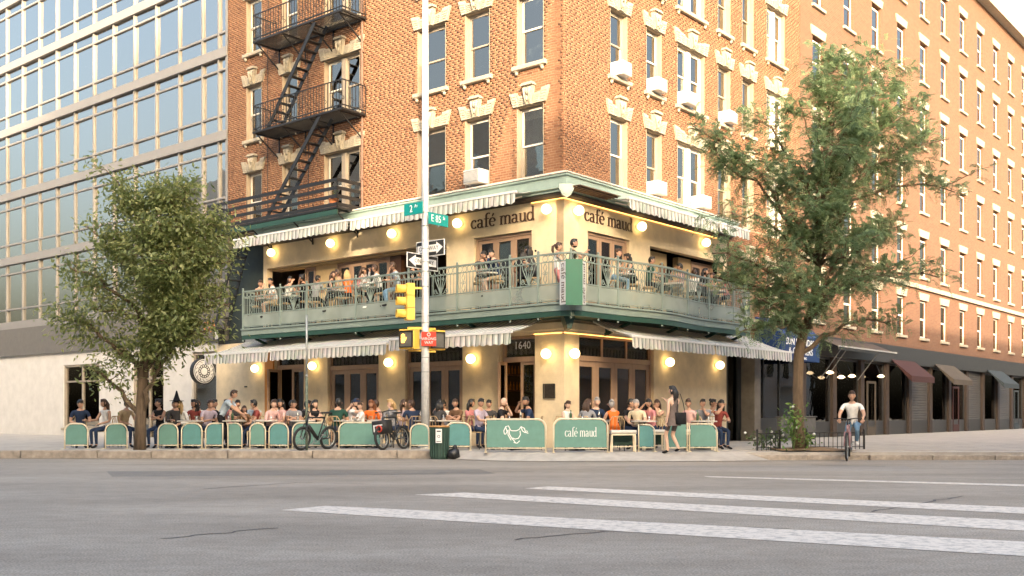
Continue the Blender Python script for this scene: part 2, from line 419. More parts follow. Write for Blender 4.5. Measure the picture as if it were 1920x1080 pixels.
# dark crack sealing lines on the asphalt
TAR = mat('tar_seal', (.05,.047,.043), .6, var=.3, scale=9)
mb = MB()
for (x0,y0,x1,y1,w) in ((1520,872,1660,875,.05),(1040,860.5,1310,862,.05),(380,917,560,905,.02),(700,890,1000,884,.03),(960,1012,1250,985,.018),(1250,985,1480,992,.015),(300,1010,520,990,.018),(1640,960,1800,930,.02),(560,905,690,908,.015)):
    A, Bq = Vector((*groundpt(x0,y0),0)), Vector((*groundpt(x1,y1),0)); n = (Bq-A).cross(Vector((0,0,1))).normalized()
    pts = [A.lerp(Bq, i/14) + n*random.uniform(-.06,.06) for i in range(15)]
    for i in range(14):
        mb.quad(*[(p.x, p.y, .003) for p in (pts[i]-n*w, pts[i+1]-n*w, pts[i+1]+n*w, pts[i]+n*w)])
mb.build('crack_seal', TAR, road)

# utility trench and patch, older and newer asphalt
for nm_, pts, c in (('asphalt_patch', ((200,884),(900,880),(930,889),(210,894)), (.25,.23,.20)), ('asphalt_patch', ((1180,872),(1700,874),(1720,884),(1170,881)), (.345,.315,.275))):
    mb = MB(); mb.add([(*groundpt(*q), .0022) for q in pts], [(0,1,2,3)])
    m_ = ASPH.copy(); m_.name = nm_
    for n_ in m_.node_tree.nodes:
        if n_.type == 'VALTORGB' and n_.color_ramp.elements[1].color[0] > .3 and n_.color_ramp.elements[1].color[0] < .5:
            n_.color_ramp.elements[0].color = (*[v*.85 for v in c],1); n_.color_ramp.elements[1].color = (*[v*1.1 for v in c],1)
    mb.build(nm_, m_, road)
# pavement with its corner bulge, ramp and granite kerb
edge_pts = [(-60,26.2),(-1.5,26.2),(-.9,25.6),(-.2,25.1),(.6,24.95),(4.4,24.95),(5.6,25.15),(7.2,25.3),(60,25.3)]
mb = MB(); mb.slab(edge_pts + [(60,120),(-60,120)], -.3, WALK)
pave = tag(mb.build('pavement', PAVE), kind='structure')
mb = MB()
for i in range(-20, 16):
    for j in range(0, 6):
        x, y = i*1.25, 26.45 + j*1.25
        mb.cbox((x+.62, y+.62, WALK+.004), (1.235, 1.235, .012))
tag(mb.build('paving_slab', mat('paving_slab_concrete', (.38,.35,.30), .92, var=.2, scale=2, bump=.3), pave), kind='stuff')
ramp = [(-1.55,26.0),(-1.5,26.2),(-.9,25.6),(-.2,25.1),(.6,24.95),(4.4,24.95),(5.6,25.15)]
low = [(-1.55,25.75),(-1.3,25.3),(-.5,24.6),(.5,24.2),(4.6,24.2),(6.1,24.7)]
mb = MB(); top = [(x,y,WALK-.004) for x,y in ramp[1:]]; bot = [(x,y,.012) for x,y in low]
for i in range(5): mb.quad(bot[i], bot[i+1], top[i+1], top[i])
mb.quad(bot[5], (5.6,25.15,.012), top[5], top[5])
mb.build('kerb_ramp', PAVE, pave)
kerb = tag(empty('kerb', T(-1.5,26.0,0)), kind='structure')
x = -16.0; k = 0
while x < -1.55:
    w = random.choice((1.35,1.7,2.1,1.9)); w = min(w, -1.5-x)
    mb = MB(); dz, dy = random.uniform(-.014,.008), random.uniform(-.02,.02)
    n = 6
    mb.bbox(0, w-.018, 0, .23, -.02, WALK+.012+dz, .012)
    o = mb.build('kerb_stone', CONC, kerb, T(x+1.5, -.03+dy, 0) @ RZ(random.uniform(-.006,.006)))
    x += w
for i in range(22):
    xx = 5.6 + i*1.5
    mb = MB(); mb.bbox(0, 1.485, 0, .2, -.02, .115, .015)
    mb.build('kerb_stone', CONC, kerb, T(xx+1.5, 25.12-26.0+random.uniform(-.01,.01) + min(.12, .06*i), 0) if i < 2 else T(xx+1.5, 25.09-26.0+random.uniform(-.012,.012), 0))
GRIT = mat('gutter_dirt', (.22,.18,.13), .95, var=.4, scale=3)
mb = MB(); mb.quad((-30,25.72,.003),(-1.6,25.72,.003),(-1.6,25.99,.003),(-30,25.99,.003)); mb.build('gutter', GRIT, road)

# ------------------------------------------------------------------ the brick corner building with the cafe
bld = empty('corner_brick_building', B, 'orange brick corner building with cream cafe storeys and green cornice', 'building')
BW_L, BW_R, BW_TOP = -15.1, 14.8, 17.6
LCOLS = [(-1.62,-.68,0),(-3.56,-2.62,0),(-5.5,-4.33,0),(-9.8,-8.06,1),(-11.99,-11.16,0),(-14.0,-13.11,0)]
RCOLS = [(2.18,3.06,0),(4.08,4.94,0),(5.86,7.55,1),(8.45,9.3,0),(10.15,10.99,0),(12.02,13.45,1)]
ROWS = [(7.67,9.6),(10.72,12.65),(13.77,15.7)]
def wallgrid(mb, x0, x1, z0, z1, ops, y0, y1):
    xs = sorted({x0, x1, *[min(max(v,x0),x1) for o in ops for v in o[:2]]})
    for a, b in zip(xs, xs[1:]):
        if b-a < 1e-6: continue
        zz = z0
        for o in sorted([o for o in ops if o[0] <= a+1e-6 and o[1] >= b-1e-6], key=lambda o: o[2]):
            if o[2] > zz: mb.box(a, b, y0, y1, zz, min(o[2], z1))
            zz = max(zz, o[3])
        if zz < z1: mb.box(a, b, y0, y1, zz, z1)
opsL = [(a,b,z0-.12 if r else 7.45,z1) for a,b,_ in LCOLS for r,(z0,z1) in enumerate(ROWS)]
opsR = [(a,b,z0-.12 if r else 7.45,z1) for a,b,_ in RCOLS for r,(z0,z1) in enumerate(ROWS)]
ops2R = [(10.15,10.99,4.3,6.3),(12.02,13.45,4.3,6.3)]
for f, x0, x1, ops, lows in (('L',BW_L,0,opsL,None),('R',.32,BW_R,opsR,ops2R)):
    mb = MB(); wallgrid(mb, x0, x1, 7.0, BW_TOP, ops, 0, .32)
    if lows: wallgrid(mb, 9.06, BW_R, 3.62, 7.0, lows, 0, .32)
    mb.build('mortar_wall', MORTAR, bld, LOC(f))
mb = MB(); mb.box(0,.32,0.001,.32,7.0,BW_TOP); mb.build('mortar_wall', MORTAR, bld, LOC('R'))
# bricks: runs between the openings, half-bond; the nearest 300 are single objects, the rest one mesh of real bricks
def brick_runs(f, x0, x1, z0, z1, ops):
    out = []; nC = int((z1-z0)/.07); off = np.random.default_rng(5).uniform(-.035,.035,nC)
    for c in range(nC):
        z = z0 + c*.07
        lo, hi = x0, x1
        if f == 'L' and x1 == 0: hi = .008 if c % 2 else 0
        if f == 'R' and x0 == 0: lo = 0 if c % 2 else -.008
        cuts = sorted([(o[0],o[1]) for o in ops if o[2] < z+.05 and o[3] > z+.01])
        segs, p = [], lo
        for a, b in cuts:
            if a > p: segs.append((p, a))
            p = max(p, b)
        if p < hi: segs.append((p, hi))
        for a, b in segs:
            g = math.floor(a/.21)*.21 - (.105 if c % 2 else 0) + off[c] - .21
            while g < b:
                l, r = max(g, a), min(g+.2, b)
                if r-l > .03: out.append((f, l, r, z, (r-l) > .195))
                g += .21
    return out
allb = brick_runs('L', BW_L, 0, 7.5, BW_TOP-.05, opsL) + brick_runs('R', 0, BW_R, 7.5, BW_TOP-.05, opsR) + brick_runs('R', 9.1, BW_R, 3.66, 7.48, ops2R)
def bdist(b):
    p = FR_(b[0]) @ Vector(((b[1]+b[2])/2, 0, b[3])); d = p - Vector((0,0,EYE))
    n = (FR_(b[0]).to_3x3() @ Vector((0,-1,0)))
    return -(abs(d.normalized().dot(n)) / d.length_squared) if b[3] > 7.62 else 1
full = sorted([i for i, b in enumerate(allb) if b[4]], key=lambda i: bdist(allb[i]))[:300]
fullset = set(full)
tones = np.clip(rng.normal(.54, .10, len(allb)), 0.14, 1); tones[rng.random(len(allb)) < .035] *= .25
proto = []
for k in range(10):
    mb = MB(); mb.bbox(0,.2,-.003,.012,0,.058,.003); me = mb.mesh('brick', BRICK)
    at = me.attributes.new('tone', 'FLOAT', 'POINT'); at.data.foreach_set('value', np.full(len(me.vertices), .02 + k*.1, dtype=np.float32)); proto.append(me)
for i in full:
    f, l, r, z, _ = allb[i]
    k = int(np.clip(round((tones[i]-.02)*10), 0, 9))
    inst('brick', proto[k], bld, LOC(f) @ T(l, random.uniform(-.002,.001), z))
for f in 'LR':
    idx = [i for i, b in enumerate(allb) if b[0] == f and i not in fullset]
    n = len(idx); arr = np.array([[allb[i][1], allb[i][2], allb[i][3]] for i in idx])
    jit = rng.uniform(-.002,.001,n)
    l, r, z = arr[:,0], arr[:,1], arr[:,2]
    V = np.zeros((n,8,3))
    for q, (xx, yy, zz) in enumerate(((0,0,0),(1,0,0),(1,0,1),(0,0,1),(0,1,0),(1,1,0),(1,1,1),(0,1,1))):
        V[:,q,0] = r if xx else l
        V[:,q,1] = .01 if yy else -.003+jit
        V[:,q,2] = z + (.058 if zz else 0)
    F = np.array([(0,1,2,3),(1,5,6,2),(4,0,3,7),(3,2,6,7),(4,5,1,0)])
    faces = (F[None] + (np.arange(n)*8)[:,None,None]).reshape(-1,4)
    me = bpy.data.meshes.new('brickwork')
    me.vertices.add(n*8); me.vertices.foreach_set('co', V.astype(np.float32).ravel())
    me.loops.add(faces.size); me.loops.foreach_set('vertex_index', faces.astype(np.int32).ravel())
    me.polygons.add(len(faces)); me.polygons.foreach_set('loop_start', np.arange(0, faces.size, 4, dtype=np.int32))
    me.update(); me.validate()
    at = me.attributes.new('tone', 'FLOAT', 'POINT'); at.data.foreach_set('value', np.repeat(tones[idx], 8).astype(np.float32))
    me.materials.append(BRICK)
    tag(inst('brickwork', me, bld, LOC(f)), kind='stuff')
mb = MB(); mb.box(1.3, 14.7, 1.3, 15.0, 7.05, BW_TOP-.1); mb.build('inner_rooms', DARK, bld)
mb = MB(); mb.box(-.3, 15.05, -.3, 15.3, BW_TOP, BW_TOP+.5); mb.build('roof', STONE, bld)

# windows
def bar_frame(mb, x0, x1, z0, z1, y0, y1, w, wb=None):
    wb = wb or w
    mb.box(x0, x0+w, y0, y1, z0, z1); mb.box(x1-w, x1, y0, y1, z0, z1)
    mb.box(x0+w, x1-w, y0, y1, z1-w, z1); mb.box(x0+w, x1-w, y0, y1, z0, z0+wb)
_lint = {}
def stone_poly(poly, d, ins):
    mb = MB(); mb.prism(poly, -d, 0)
    cx = sum(p[0] for p in poly)/len(poly); cz = sum(p[1] for p in poly)/len(poly)
    q = [(cx+(x-cx)*.68, cz+(z-cz)*.72) for x, z in poly]
    if ins:
        for j in range(4):
            t0, t1 = j/4+.03, (j+1)/4-.05
            lf = lambda t: (q[0][0]+(q[3][0]-q[0][0])*t, q[0][1]+(q[3][1]-q[0][1])*t)
            rt = lambda t: (q[1][0]+(q[2][0]-q[1][0])*t, q[1][1]+(q[2][1]-q[1][1])*t)
            mb.prism([lf(t0), rt(t0), rt(t1), lf(t1)], -d-.018, -d)
    return mb
def lintel(win, M, w, double):
    half = w/2 + .1; kb, kt = .13, .2
    n = 3 if double else 2
    hs = [.25, .33, .4] if double else [.27, .38]
    for sgn in (-1, 1):
        for i in range(n):
            a = kb + (half-kb)*i/n + .006; b = kb + (half-kb)*(i+1)/n - .006
            fl0, fl1 = .10*i/n, .10*(i+1)/n + .04
            poly = [(a,0),(b,0),(b+fl1,hs[i]+.03),(a+fl0+.03,hs[i])]
            if sgn < 0: poly = [(-x, z) for x, z in poly][::-1]; poly = poly[2:]+poly[:2]; poly = [poly[0],poly[1],poly[2],poly[3]]
            key = ('s', round(w,2), double, sgn, i)
            if key not in _lint:
                if sgn < 0: poly = [(-b,0),(-a,0),(-(a+fl0+.03),hs[i]),(-(b+fl1),hs[i]+.03)]
                _lint[key] = stone_poly(poly, .07, True).mesh('lintel_stone', STONE)
            inst('lintel_stone', _lint[key], win, M)
    if 'k' not in _lint:
        mb = MB(); mb.prism([(-.105,-.01),(.105,-.01),(.17,.5),(-.17,.5)], -.13, 0)
        mb.smooth = True
        mb.tube([(-.06,-.14,.03),(-.09,-.17,.3),(-.1,-.16,.42)], [.03,.035,.05], 6); mb.tube([(.06,-.14,.03),(.09,-.17,.3),(.1,-.16,.42)], [.03,.035,.05], 6)
        mb.ball((0,-.15,.34), (.06,.05,.09), 8, 6); mb.ball((0,-.14,.14), (.045,.04,.07), 8, 6)
        mb.smooth = False
        mb.box(-.21,.21,-.2,0,.5,.545); mb.box(-.18,.18,-.17,0,.545,.585)
        _lint['k'] = mb.mesh('keystone', STONE)
    inst('keystone', _lint['k'], win, M)
def sashwin(f, x0, x1, z0, z1, double, sill=True, lint=True, parent=None, fm=None, white=False, seed=0, by=.13):
    """part: frame with reveal; sub-parts: sashes, panes, blind or curtain, sill, brackets, lintel stones"""
    rnd = random.Random(seed)
    parent = parent or bld; M = (fm if fm is not None else LOC(f)) @ T((x0+x1)/2, 0, 0)
    w = x1-x0; h = w/2; fr = MB()
    fr.cur = 1
    fr.box(-h-.004,-h+.02,-.006,by,z0,z1); fr.box(h-.02,h+.004,-.006,by,z0,z1); fr.box(-h+.02,h-.02,-.004,by,z1-.02,z1+.004)
    fr.cur = 0
    bar_frame(fr, -h+.02, h-.02, z0, z1-.02, by, by+.09, .06)
    if double: fr.box(-.09,.09,by-.06,by+.09,z0+.06,z1-.08)
    win = fr.build('window', [FRAMEW if white else FRAMEG, REVEAL], parent, M)
    wins = [(-h+.08, h-.08)] if not double else [(-h+.08,-.09),(.09,h-.08)]
    zm = (z0+z1)/2 + rnd.uniform(-.05,.05)
    for a, b in wins:
        for (c, d, y) in ((z0+.06, zm+.02, by+.05), (zm-.02, z1-.08, by+.02)):
            sb = MB(); bar_frame(sb, a, b, c, d, y, y+.03, .045); sb.build('sash', FRAMEW if (white or rnd.random() < .4) else FRAMEG, win)
            pb = MB(); pb.box(a+.045, b-.045, y+.012, y+.017, c+.045, d-.045); pb.build('pane', GLASS, win)
        r = rnd.random()
        if r < .5:
            lo = z0+.1 + rnd.choice((0,0,.5,.9))*(z1-z0)*.9
            bb = MB(); bb.box(a, b, by+.14, by+.15, lo, z1-.05); bb.box(a, b, by+.135, by+.16, lo-.02, lo); bb.build('blind', BLIND if rnd.random() < .5 else CURT, win)
        elif r < .95:
            for s in ((0,1) if rnd.random() < .7 else (0,)):
                cb = MB(); n = 9; cw = (b-a)*(.3+.15*rnd.random()); xs = [(a if s == 0 else b-cw) + cw*i/n for i in range(n+1)]
                cb.smooth = True
                for i in range(n):
                    y1, y2 = by+.17+.025*math.sin(i*1.9), by+.17+.025*math.sin((i+1)*1.9)
                    cb.quad((xs[i],y1,z0+.05),(xs[i+1],y2,z0+.05),(xs[i+1],y2,z1-.05),(xs[i],y1,z1-.05))
                cb.build('curtain', CURT, win)
    if sill:
        sm = MB(); sm.bbox(-h-.12, h+.12, -.12, by, z0-.12, z0, .015); sm.build('sill', STONE, win)
        for s in (-1, 1):
            bk = MB(); bk.smooth = True; bk.ball((s*(h-.02),-.045,z0-.19), (.055,.05,.06), 8, 6); bk.smooth = False; bk.box(s*(h-.02)-.06, s*(h-.02)+.06, -.09, 0, z0-.15, z0-.121)
            bk.build('sill_bracket', STONE, win)
    if lint: lintel(win, T(0,0,z1), w, double)
    return win
n = 0
for r, (z0, z1) in enumerate(ROWS):
    for f, cols in (('L',LCOLS),('R',RCOLS)):
        for a, b, dbl in cols:
            n += 1
            sashwin(f, a, b, z0 if r else 7.5, z1, dbl, sill=r > 0, seed=n*13+5, white=(f == 'R' and n % 3 == 0))
for a, b, z0, z1 in ops2R: sashwin('R', a, b, z0+.1, z1, b-a > 1.2, seed=int(a*10), lint=True)

# cornice: mitred profile round the corner, with its weathered pale top
def run_profile(mb, prof, lL, lR):
    n = len(prof)
    pts = [(-d, lL, z) for d, z in prof] + [(-d, -d, z) for d, z in prof] + [(lR, -d, z) for d, z in prof]
    for s in (0, 1):
        for i in range(n-1):
            a = s*n+i; mb.add([pts[a+n], pts[a], pts[a+1], pts[a+n+1]], [(0,1,2,3)])
    mb.add(pts[:n], [tuple(range(n-1,-1,-1))]); mb.add(pts[2*n:], [tuple(range(n))])
mb = MB(); run_profile(mb, [(-.02,7.0),(.26,7.02),(.26,7.09),(.33,7.1),(.33,7.38),(.38,7.4),(.38,7.45),(-.02,7.46)], 13.1, 9.25); mb.build('cornice', SAGE_L, bld)
FLASH = mat('weathered_flashing', (.62,.55,.47), .85, var=.35, scale=7, bump=.3)
mb = MB(); run_profile(mb, [(-.02,7.462),(.41,7.464),(.41,7.5),(.0,7.63)], 13.15, 9.3); mb.build('cornice_cap', FLASH, bld)
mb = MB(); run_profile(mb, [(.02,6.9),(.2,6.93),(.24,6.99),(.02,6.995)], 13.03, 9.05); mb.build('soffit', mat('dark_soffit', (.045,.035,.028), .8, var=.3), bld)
mb = MB(); run_profile(mb, [(.004,6.885),(.022,6.885),(.022,6.897),(.004,6.897)], 1.1, 8.4); mb.build('light_strip', STRIP, bld)
# pale shield bracket under the cornice corner
mb = MB(); sh = [(-.2,0),(-.12,-.16),(0,-.24),(.12,-.16),(.2,0),(.2,.12),(-.2,.12)]
mb.prism(sh, -.05, .05); mb.prism([(x*.8, z*.8+.01) for x, z in sh], -.065, -.05); mb.build('corner_shield', SAGE_L, bld, T(-.36,-.36,7.03) @ RZ(-PI/4))

# stuccoed storeys
opA = [(-3.22,-1.1,3.9,6.15),(-12.85,-4.31,3.9,6.13)]
mb = MB(); wallgrid(mb, -13.03, 0, 3.62, 6.995, opA, 0, .25); mb.build('cafe_wall', STUCCO, bld, ROTL)
opB = [(1.1,3.18,3.9,6.16),(4.3,8.85,3.9,6.13)]
mb = MB(); wallgrid(mb, .25, 9.05, 3.62, 6.995, opB, 0, .25); mb.box(0,.25,.001,.25,3.62,6.995); mb.build('cafe_wall', STUCCO, bld)
opC = [(-12.4,-10.83,.18,3.05),(-9.64,-7.21,.18,3.27),(-6.03,-3.67,.18,3.27),(-2.25,-.95,.18,3.27)]
mb = MB(); wallgrid(mb, -15.8, 0, 0.1, 3.615, opC, 0, .3); mb.build('cafe_wall', STUCCO, bld, ROTL)
opD = [(.63,4.5,.18,3.3)]
mb = MB(); wallgrid(mb, .3, 9.05, 0.1, 3.615, opD, 0, .3); mb.box(0,.3,.001,.3,.1,3.615); mb.build('cafe_wall', STUCCO, bld)
# shallow pilasters and the cream band that runs over the doors at the corner
mb = MB(); run_profile(mb, [(0,3.3),(.1,3.3),(.1,3.36),(.13,3.38),(.13,3.56),(0,3.6)], 3.6, 4.6); mb.build('corner_band', STUCCO, bld)
mb = MB(); mb.box(-.93,-.002,-.07,0,.1,3.295); mb.box(-2.9,-2.28,-.05,0,.1,3.29); mb.build('corner_pier', STUCCO, bld, ROTL)
mb = MB(); mb.box(-.07,.6,-.07,0,.1,3.295); mb.build('corner_pier', STUCCO, bld)
mb = MB(); mb.box(-.96,-.005,-.085,-.07,3.27,3.285); mb.build('light_strip', STRIP, bld, ROTL)
mb = MB(); mb.box(-.085,4.4,-.085,-.072,3.27,3.285); mb.build('light_strip', STRIP, bld)
mb = MB(); mb.box(-1.35,-.95,-.1,-.07,0,.45) ; 
pl = MB(); pl.bbox(-.19,.19,-.03,0,-.19,.19,.03); pq = pl.build('plaque', mat('bronze_plaque', (.05,.04,.03), .45, .4, var=.4, scale=20, bump=.4, bscale=80), bld, ROTL @ T(-.42,-.07,1.72))
fr = MB(); bar_frame(fr, -.2,.2,-.2,.2,-.045,-.03,.02); fr.build('plaque_rim', BLACKM, pq)
mb = MB(); mb.box(-12.88,-12.42,-.06,.0,.1,3.3); mb.build('warm_lit_pier', mat('warm_light_on_pier', (.58,.23,.045), .7, var=.15, scale=3), bld, ROTL)  # warm light on this pier is put into its orange colour
mb = MB(); mb.box(-14.1,-13.95,-.02,0,2.04,2.08); mb.build('wall_vent', BLACKM, bld, ROTL)
mb = MB(); mb.box(-15.1,-13.03,.05,.3,3.62,7.45); mb.build('shaft_wall', mat('shaft_dark_green', (.02,.03,.026), .7, var=.3), bld, ROTL)
# floors and dark rooms behind the glass
mb = MB(); mb.box(.32,14.6,.32,15.4,3.44,3.6); mb.box(.32,14.6,.32,15,6.996,7.04); mb.box(.3,14.6,.3,15.4,.1,.185); mb.build('floor_slab', DARKWOOD, bld)
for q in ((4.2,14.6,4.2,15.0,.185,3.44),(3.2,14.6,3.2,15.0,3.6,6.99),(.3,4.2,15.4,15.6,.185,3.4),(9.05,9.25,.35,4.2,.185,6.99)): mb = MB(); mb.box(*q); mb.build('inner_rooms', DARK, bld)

def glazing(f, x0, x1, z0, z1, leaves, zt=None, y=.1, lw=.1, gm=None, transoms=1, fm=None, parent=None, wood=None, openleaf=()):
    """part: french doors with frame; sub-parts: door leaves, panes"""
    wood = wood or TANWOOD; M = fm if fm is not None else LOC(f)
    fr = MB(); bar_frame(fr, x0, x1, z0, z1, y-.02, y+.1, .06)
    if zt: fr.box(x0+.06, x1-.06, y-.03, y+.1, zt, zt+.14)
    p = fr.build('french_doors', wood, parent or bld, M)
    zd = zt if zt else z1-.06
    w = (x1-x0-.12)/leaves
    for i in range(leaves):
        a = x0+.06+w*i+.004; b = a+w-.008
        lf = MB(); bar_frame(lf, 0, b-a, z0+.02, zd-.004, -.02, .035, lw, .35)
        Ml = T(a, y+.03, 0)
        if i in openleaf: Ml = T(a, y+.03, 0) @ RZ(-1.25)
        q = lf.build('door_leaf', wood, p, Ml)
        g = MB(); g.box(lw, b-a-lw, .002, .008, z0+.37, zd-lw-.004); g.build('pane', gm or GLASSD, p, Ml)
    if zt:
        tw = (x1-x0-.12)/transoms
        for i in range(transoms):
            a = x0+.06+tw*i
            if i: fb = MB(); fb.box(a-.035,a+.035,y,y+.08,zt+.14,z1-.06); fb.build('transom_bar', wood, p)
            g = MB(); g.box(a+.035, a+tw-.035, y+.03, y+.036, zt+.15, z1-.07); g.build('pane', gm or GLASSD, p)
    return p
glazing('L', -3.2,-1.12,3.92,6.13, 3)
glazing('L', -9.6,-7.1,3.92,6.05, 4, y=.4)
glazing('L', -11.25,-10.7,3.92,6.05, 1, y=.4, lw=.07)
glazing('R', 1.12,3.16,3.92,6.14, 3)
glazing('R', 7.4,8.8,3.92,6.05, 2, y=.4)
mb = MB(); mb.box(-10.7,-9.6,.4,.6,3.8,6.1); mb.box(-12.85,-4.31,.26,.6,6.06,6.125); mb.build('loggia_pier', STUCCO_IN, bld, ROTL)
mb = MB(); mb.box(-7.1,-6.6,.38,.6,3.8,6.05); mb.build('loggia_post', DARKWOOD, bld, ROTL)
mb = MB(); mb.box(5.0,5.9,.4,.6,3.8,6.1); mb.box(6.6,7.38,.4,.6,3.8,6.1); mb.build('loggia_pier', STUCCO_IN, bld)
glazing('L', -12.38,-10.85,.2,3.03, 2, 2.62, lw=.09, openleaf=(0,))
glazing('L', -9.62,-7.23,.2,3.25, 3, 2.52, lw=.13)
glazing('L', -6.01,-3.69,.2,3.25, 3, 2.52, lw=.13)
ent = glazing('L', -2.2,-.97,.2,3.25, 2, 2.55, lw=.08, openleaf=(0,))
glazing('R', .65,4.48,.2,3.28, 4, 2.57, lw=.15, transoms=3)
mb = MB(); mb.box(.8,4.0,3.85,4.15,.185,1.35); mb.box(1.0,3.8,4.0,4.19,1.8,1.85); mb.box(1.0,3.8,4.0,4.19,2.3,2.35); mb.build('bar_counter', DARKWOOD, bld)
AMB = mat('bottle_amber', (.25,.12,.03), .2, var=.4); 
mb = MB()
for i in range(34):
    xx = 1.1+i*.078; zz = (1.85,2.35)[i % 2]
    mb.lathe([(.03,0),(.03,.16),(.012,.2),(.012,.26)], 6, (xx, 4.07, zz))
tag(mb.build('shelf_bottles', AMB, bld), kind='stuff')

# hand-drawn roman lettering of the cafe
def ribbon(mb, pts, ws, y0, y1):
    pts = [Vector((p[0], p[1])) for p in pts]; Lf, Rt = [], []
    for i, p in enumerate(pts):
        t = (pts[min(i+1,len(pts)-1)]-pts[max(i-1,0)]).normalized(); n = Vector((-t.y, t.x)); w = ws[i]/2 if isinstance(ws,(list,tuple)) else ws/2
        Lf.append(p+n*w); Rt.append(p-n*w)
    for i in range(len(pts)-1): mb.prism([tuple(Rt[i]),tuple(Rt[i+1]),tuple(Lf[i+1]),tuple(Lf[i])], y0, y1)
def arc(cx, cy, rx, ry, a0, a1, n=14): return [(cx+rx*math.cos(math.radians(a0+(a1-a0)*i/n)), cy+ry*math.sin(math.radians(a0+(a1-a0)*i/n))) for i in range(n+1)]
def contrast(pts, thin=.07, thick=.2):
    out = []
    for i in range(len(pts)):
        a, b = pts[max(i-1,0)], pts[min(i+1,len(pts)-1)]
        dx, dy = b[0]-a[0], b[1]-a[1]; L = math.hypot(dx,dy) or 1
        out.append(thin+(thick-thin)*abs(dy)/L)
    return out
def glyph(ch):
    st = []
    def s(pts, w=None): st.append((pts, w if w else contrast(pts)))
    if ch == 'c': s(arc(.46,.5,.36,.47,48,318)); s([(.6,.86),(.72,.78)], .16); adv = .88
    elif ch == 'a': s(arc(.36,.72,.26,.25,165,0,8)+[(.62,.5),(.62,.14),(.7,.04),(.84,.06)]); s(arc(.36,.27,.27,.25,60,330)); adv = .92
    elif ch == 'f': s([(.3,0),(.3,.9),(.3,1.25)]+arc(.58,1.28,.28,.3,180,50,8)); s([(.04,.96),(.64,.96)], .07); s([(.1,.03),(.54,.03)], .06); adv = .66
    elif ch in 'eé':
        s([(.1,.54),(.78,.54)], .06); s(arc(.45,.5,.36,.47,8,312))
        if ch == 'é': s([(.42,1.14),(.62,1.46)], [.08,.16])
        adv = .9
    elif ch == 'm':
        for x in (.22,.76,1.3): s([(x,0),(x,.78)], .19); s([(x-.18,.03),(x+.18,.03)], .06)
        s([(.04,.95),(.24,.97)], .07); s([(.24,.97),(.22,.7)], .14)
        s(arc(.5,.72,.26,.26,170,0,9)); s(arc(1.04,.72,.26,.26,170,0,9)); adv = 1.56
    elif ch == 'u':
        s([(.22,.97),(.22,.3)], .19); s(arc(.48,.3,.27,.27,180,350,9)); s([(.78,.97),(.78,.1),(.94,.04)], .19); s([(.04,.96),(.26,.96)], .06); s([(.6,.96),(.8,.96)], .06); adv = 1.0
    elif ch == 'd': s(arc(.42,.48,.33,.46,50,312)); s([(.76,1.58),(.76,.1),(.92,.04)], .19); s([(.56,1.57),(.78,1.57)], .06); adv = 1.0
    else: adv = .5
    return st, adv
def lettering(mb, text, x0, x1, z, y0, y1, sx=None):
    tot = sum(glyph(c)[1] for c in text); k = (x1-x0)/tot; kz = sx or k; x = x0
    for c in text:
        st, adv = glyph(c)
        for pts, w in st: ribbon(mb, [(x+p[0]*k, z+p[1]*kz) for p in pts], [q*k for q in w] if isinstance(w,(list,tuple)) else w*k, y0, y1)
        x += adv*k
LET = mat('dark_brown_letters', (.075,.035,.02), .6, var=.2, scale=9)
for f, a, b, z in (('L',-3.34,-.98,6.42),('R',.93,3.34,6.42)):
    mb = MB(); lettering(mb, 'café maud', a, b, z, -.022, 0, .245); mb.build('cafe_lettering', LET, bld, LOC(f))
def textmesh(name, txt, size, m, parent, M, ext=.004, align='CENTER', sx=1.0):
    c = bpy.data.curves.new('t', 'FONT'); c.body = txt; c.size = size; c.extrude = ext; c.align_x = align; c.align_y = 'CENTER'; c.resolution_u = 2
    o = bpy.data.objects.new('t', c); COL.objects.link(o)
    dg = bpy.context.evaluated_depsgraph_get(); me = bpy.data.meshes.new_from_object(o.evaluated_get(dg)); bpy.data.objects.remove(o); bpy.data.curves.remove(c)
    me.materials.clear(); me.materials.append(m); me.name = name
    return inst(name, me, parent, M @ Matrix.Rotation(PI/2, 4, 'X') @ Matrix.Diagonal((sx,1,1,1)))
WTXT = mat('white_lettering', (.8,.8,.78), .5, var=0)
BTXT = mat('black_lettering', (.02,.02,.02), .5, var=0)
textmesh('door_number', '1640', .3, WTXT, bld, ROTL @ T(-1.5,.09,3.0))
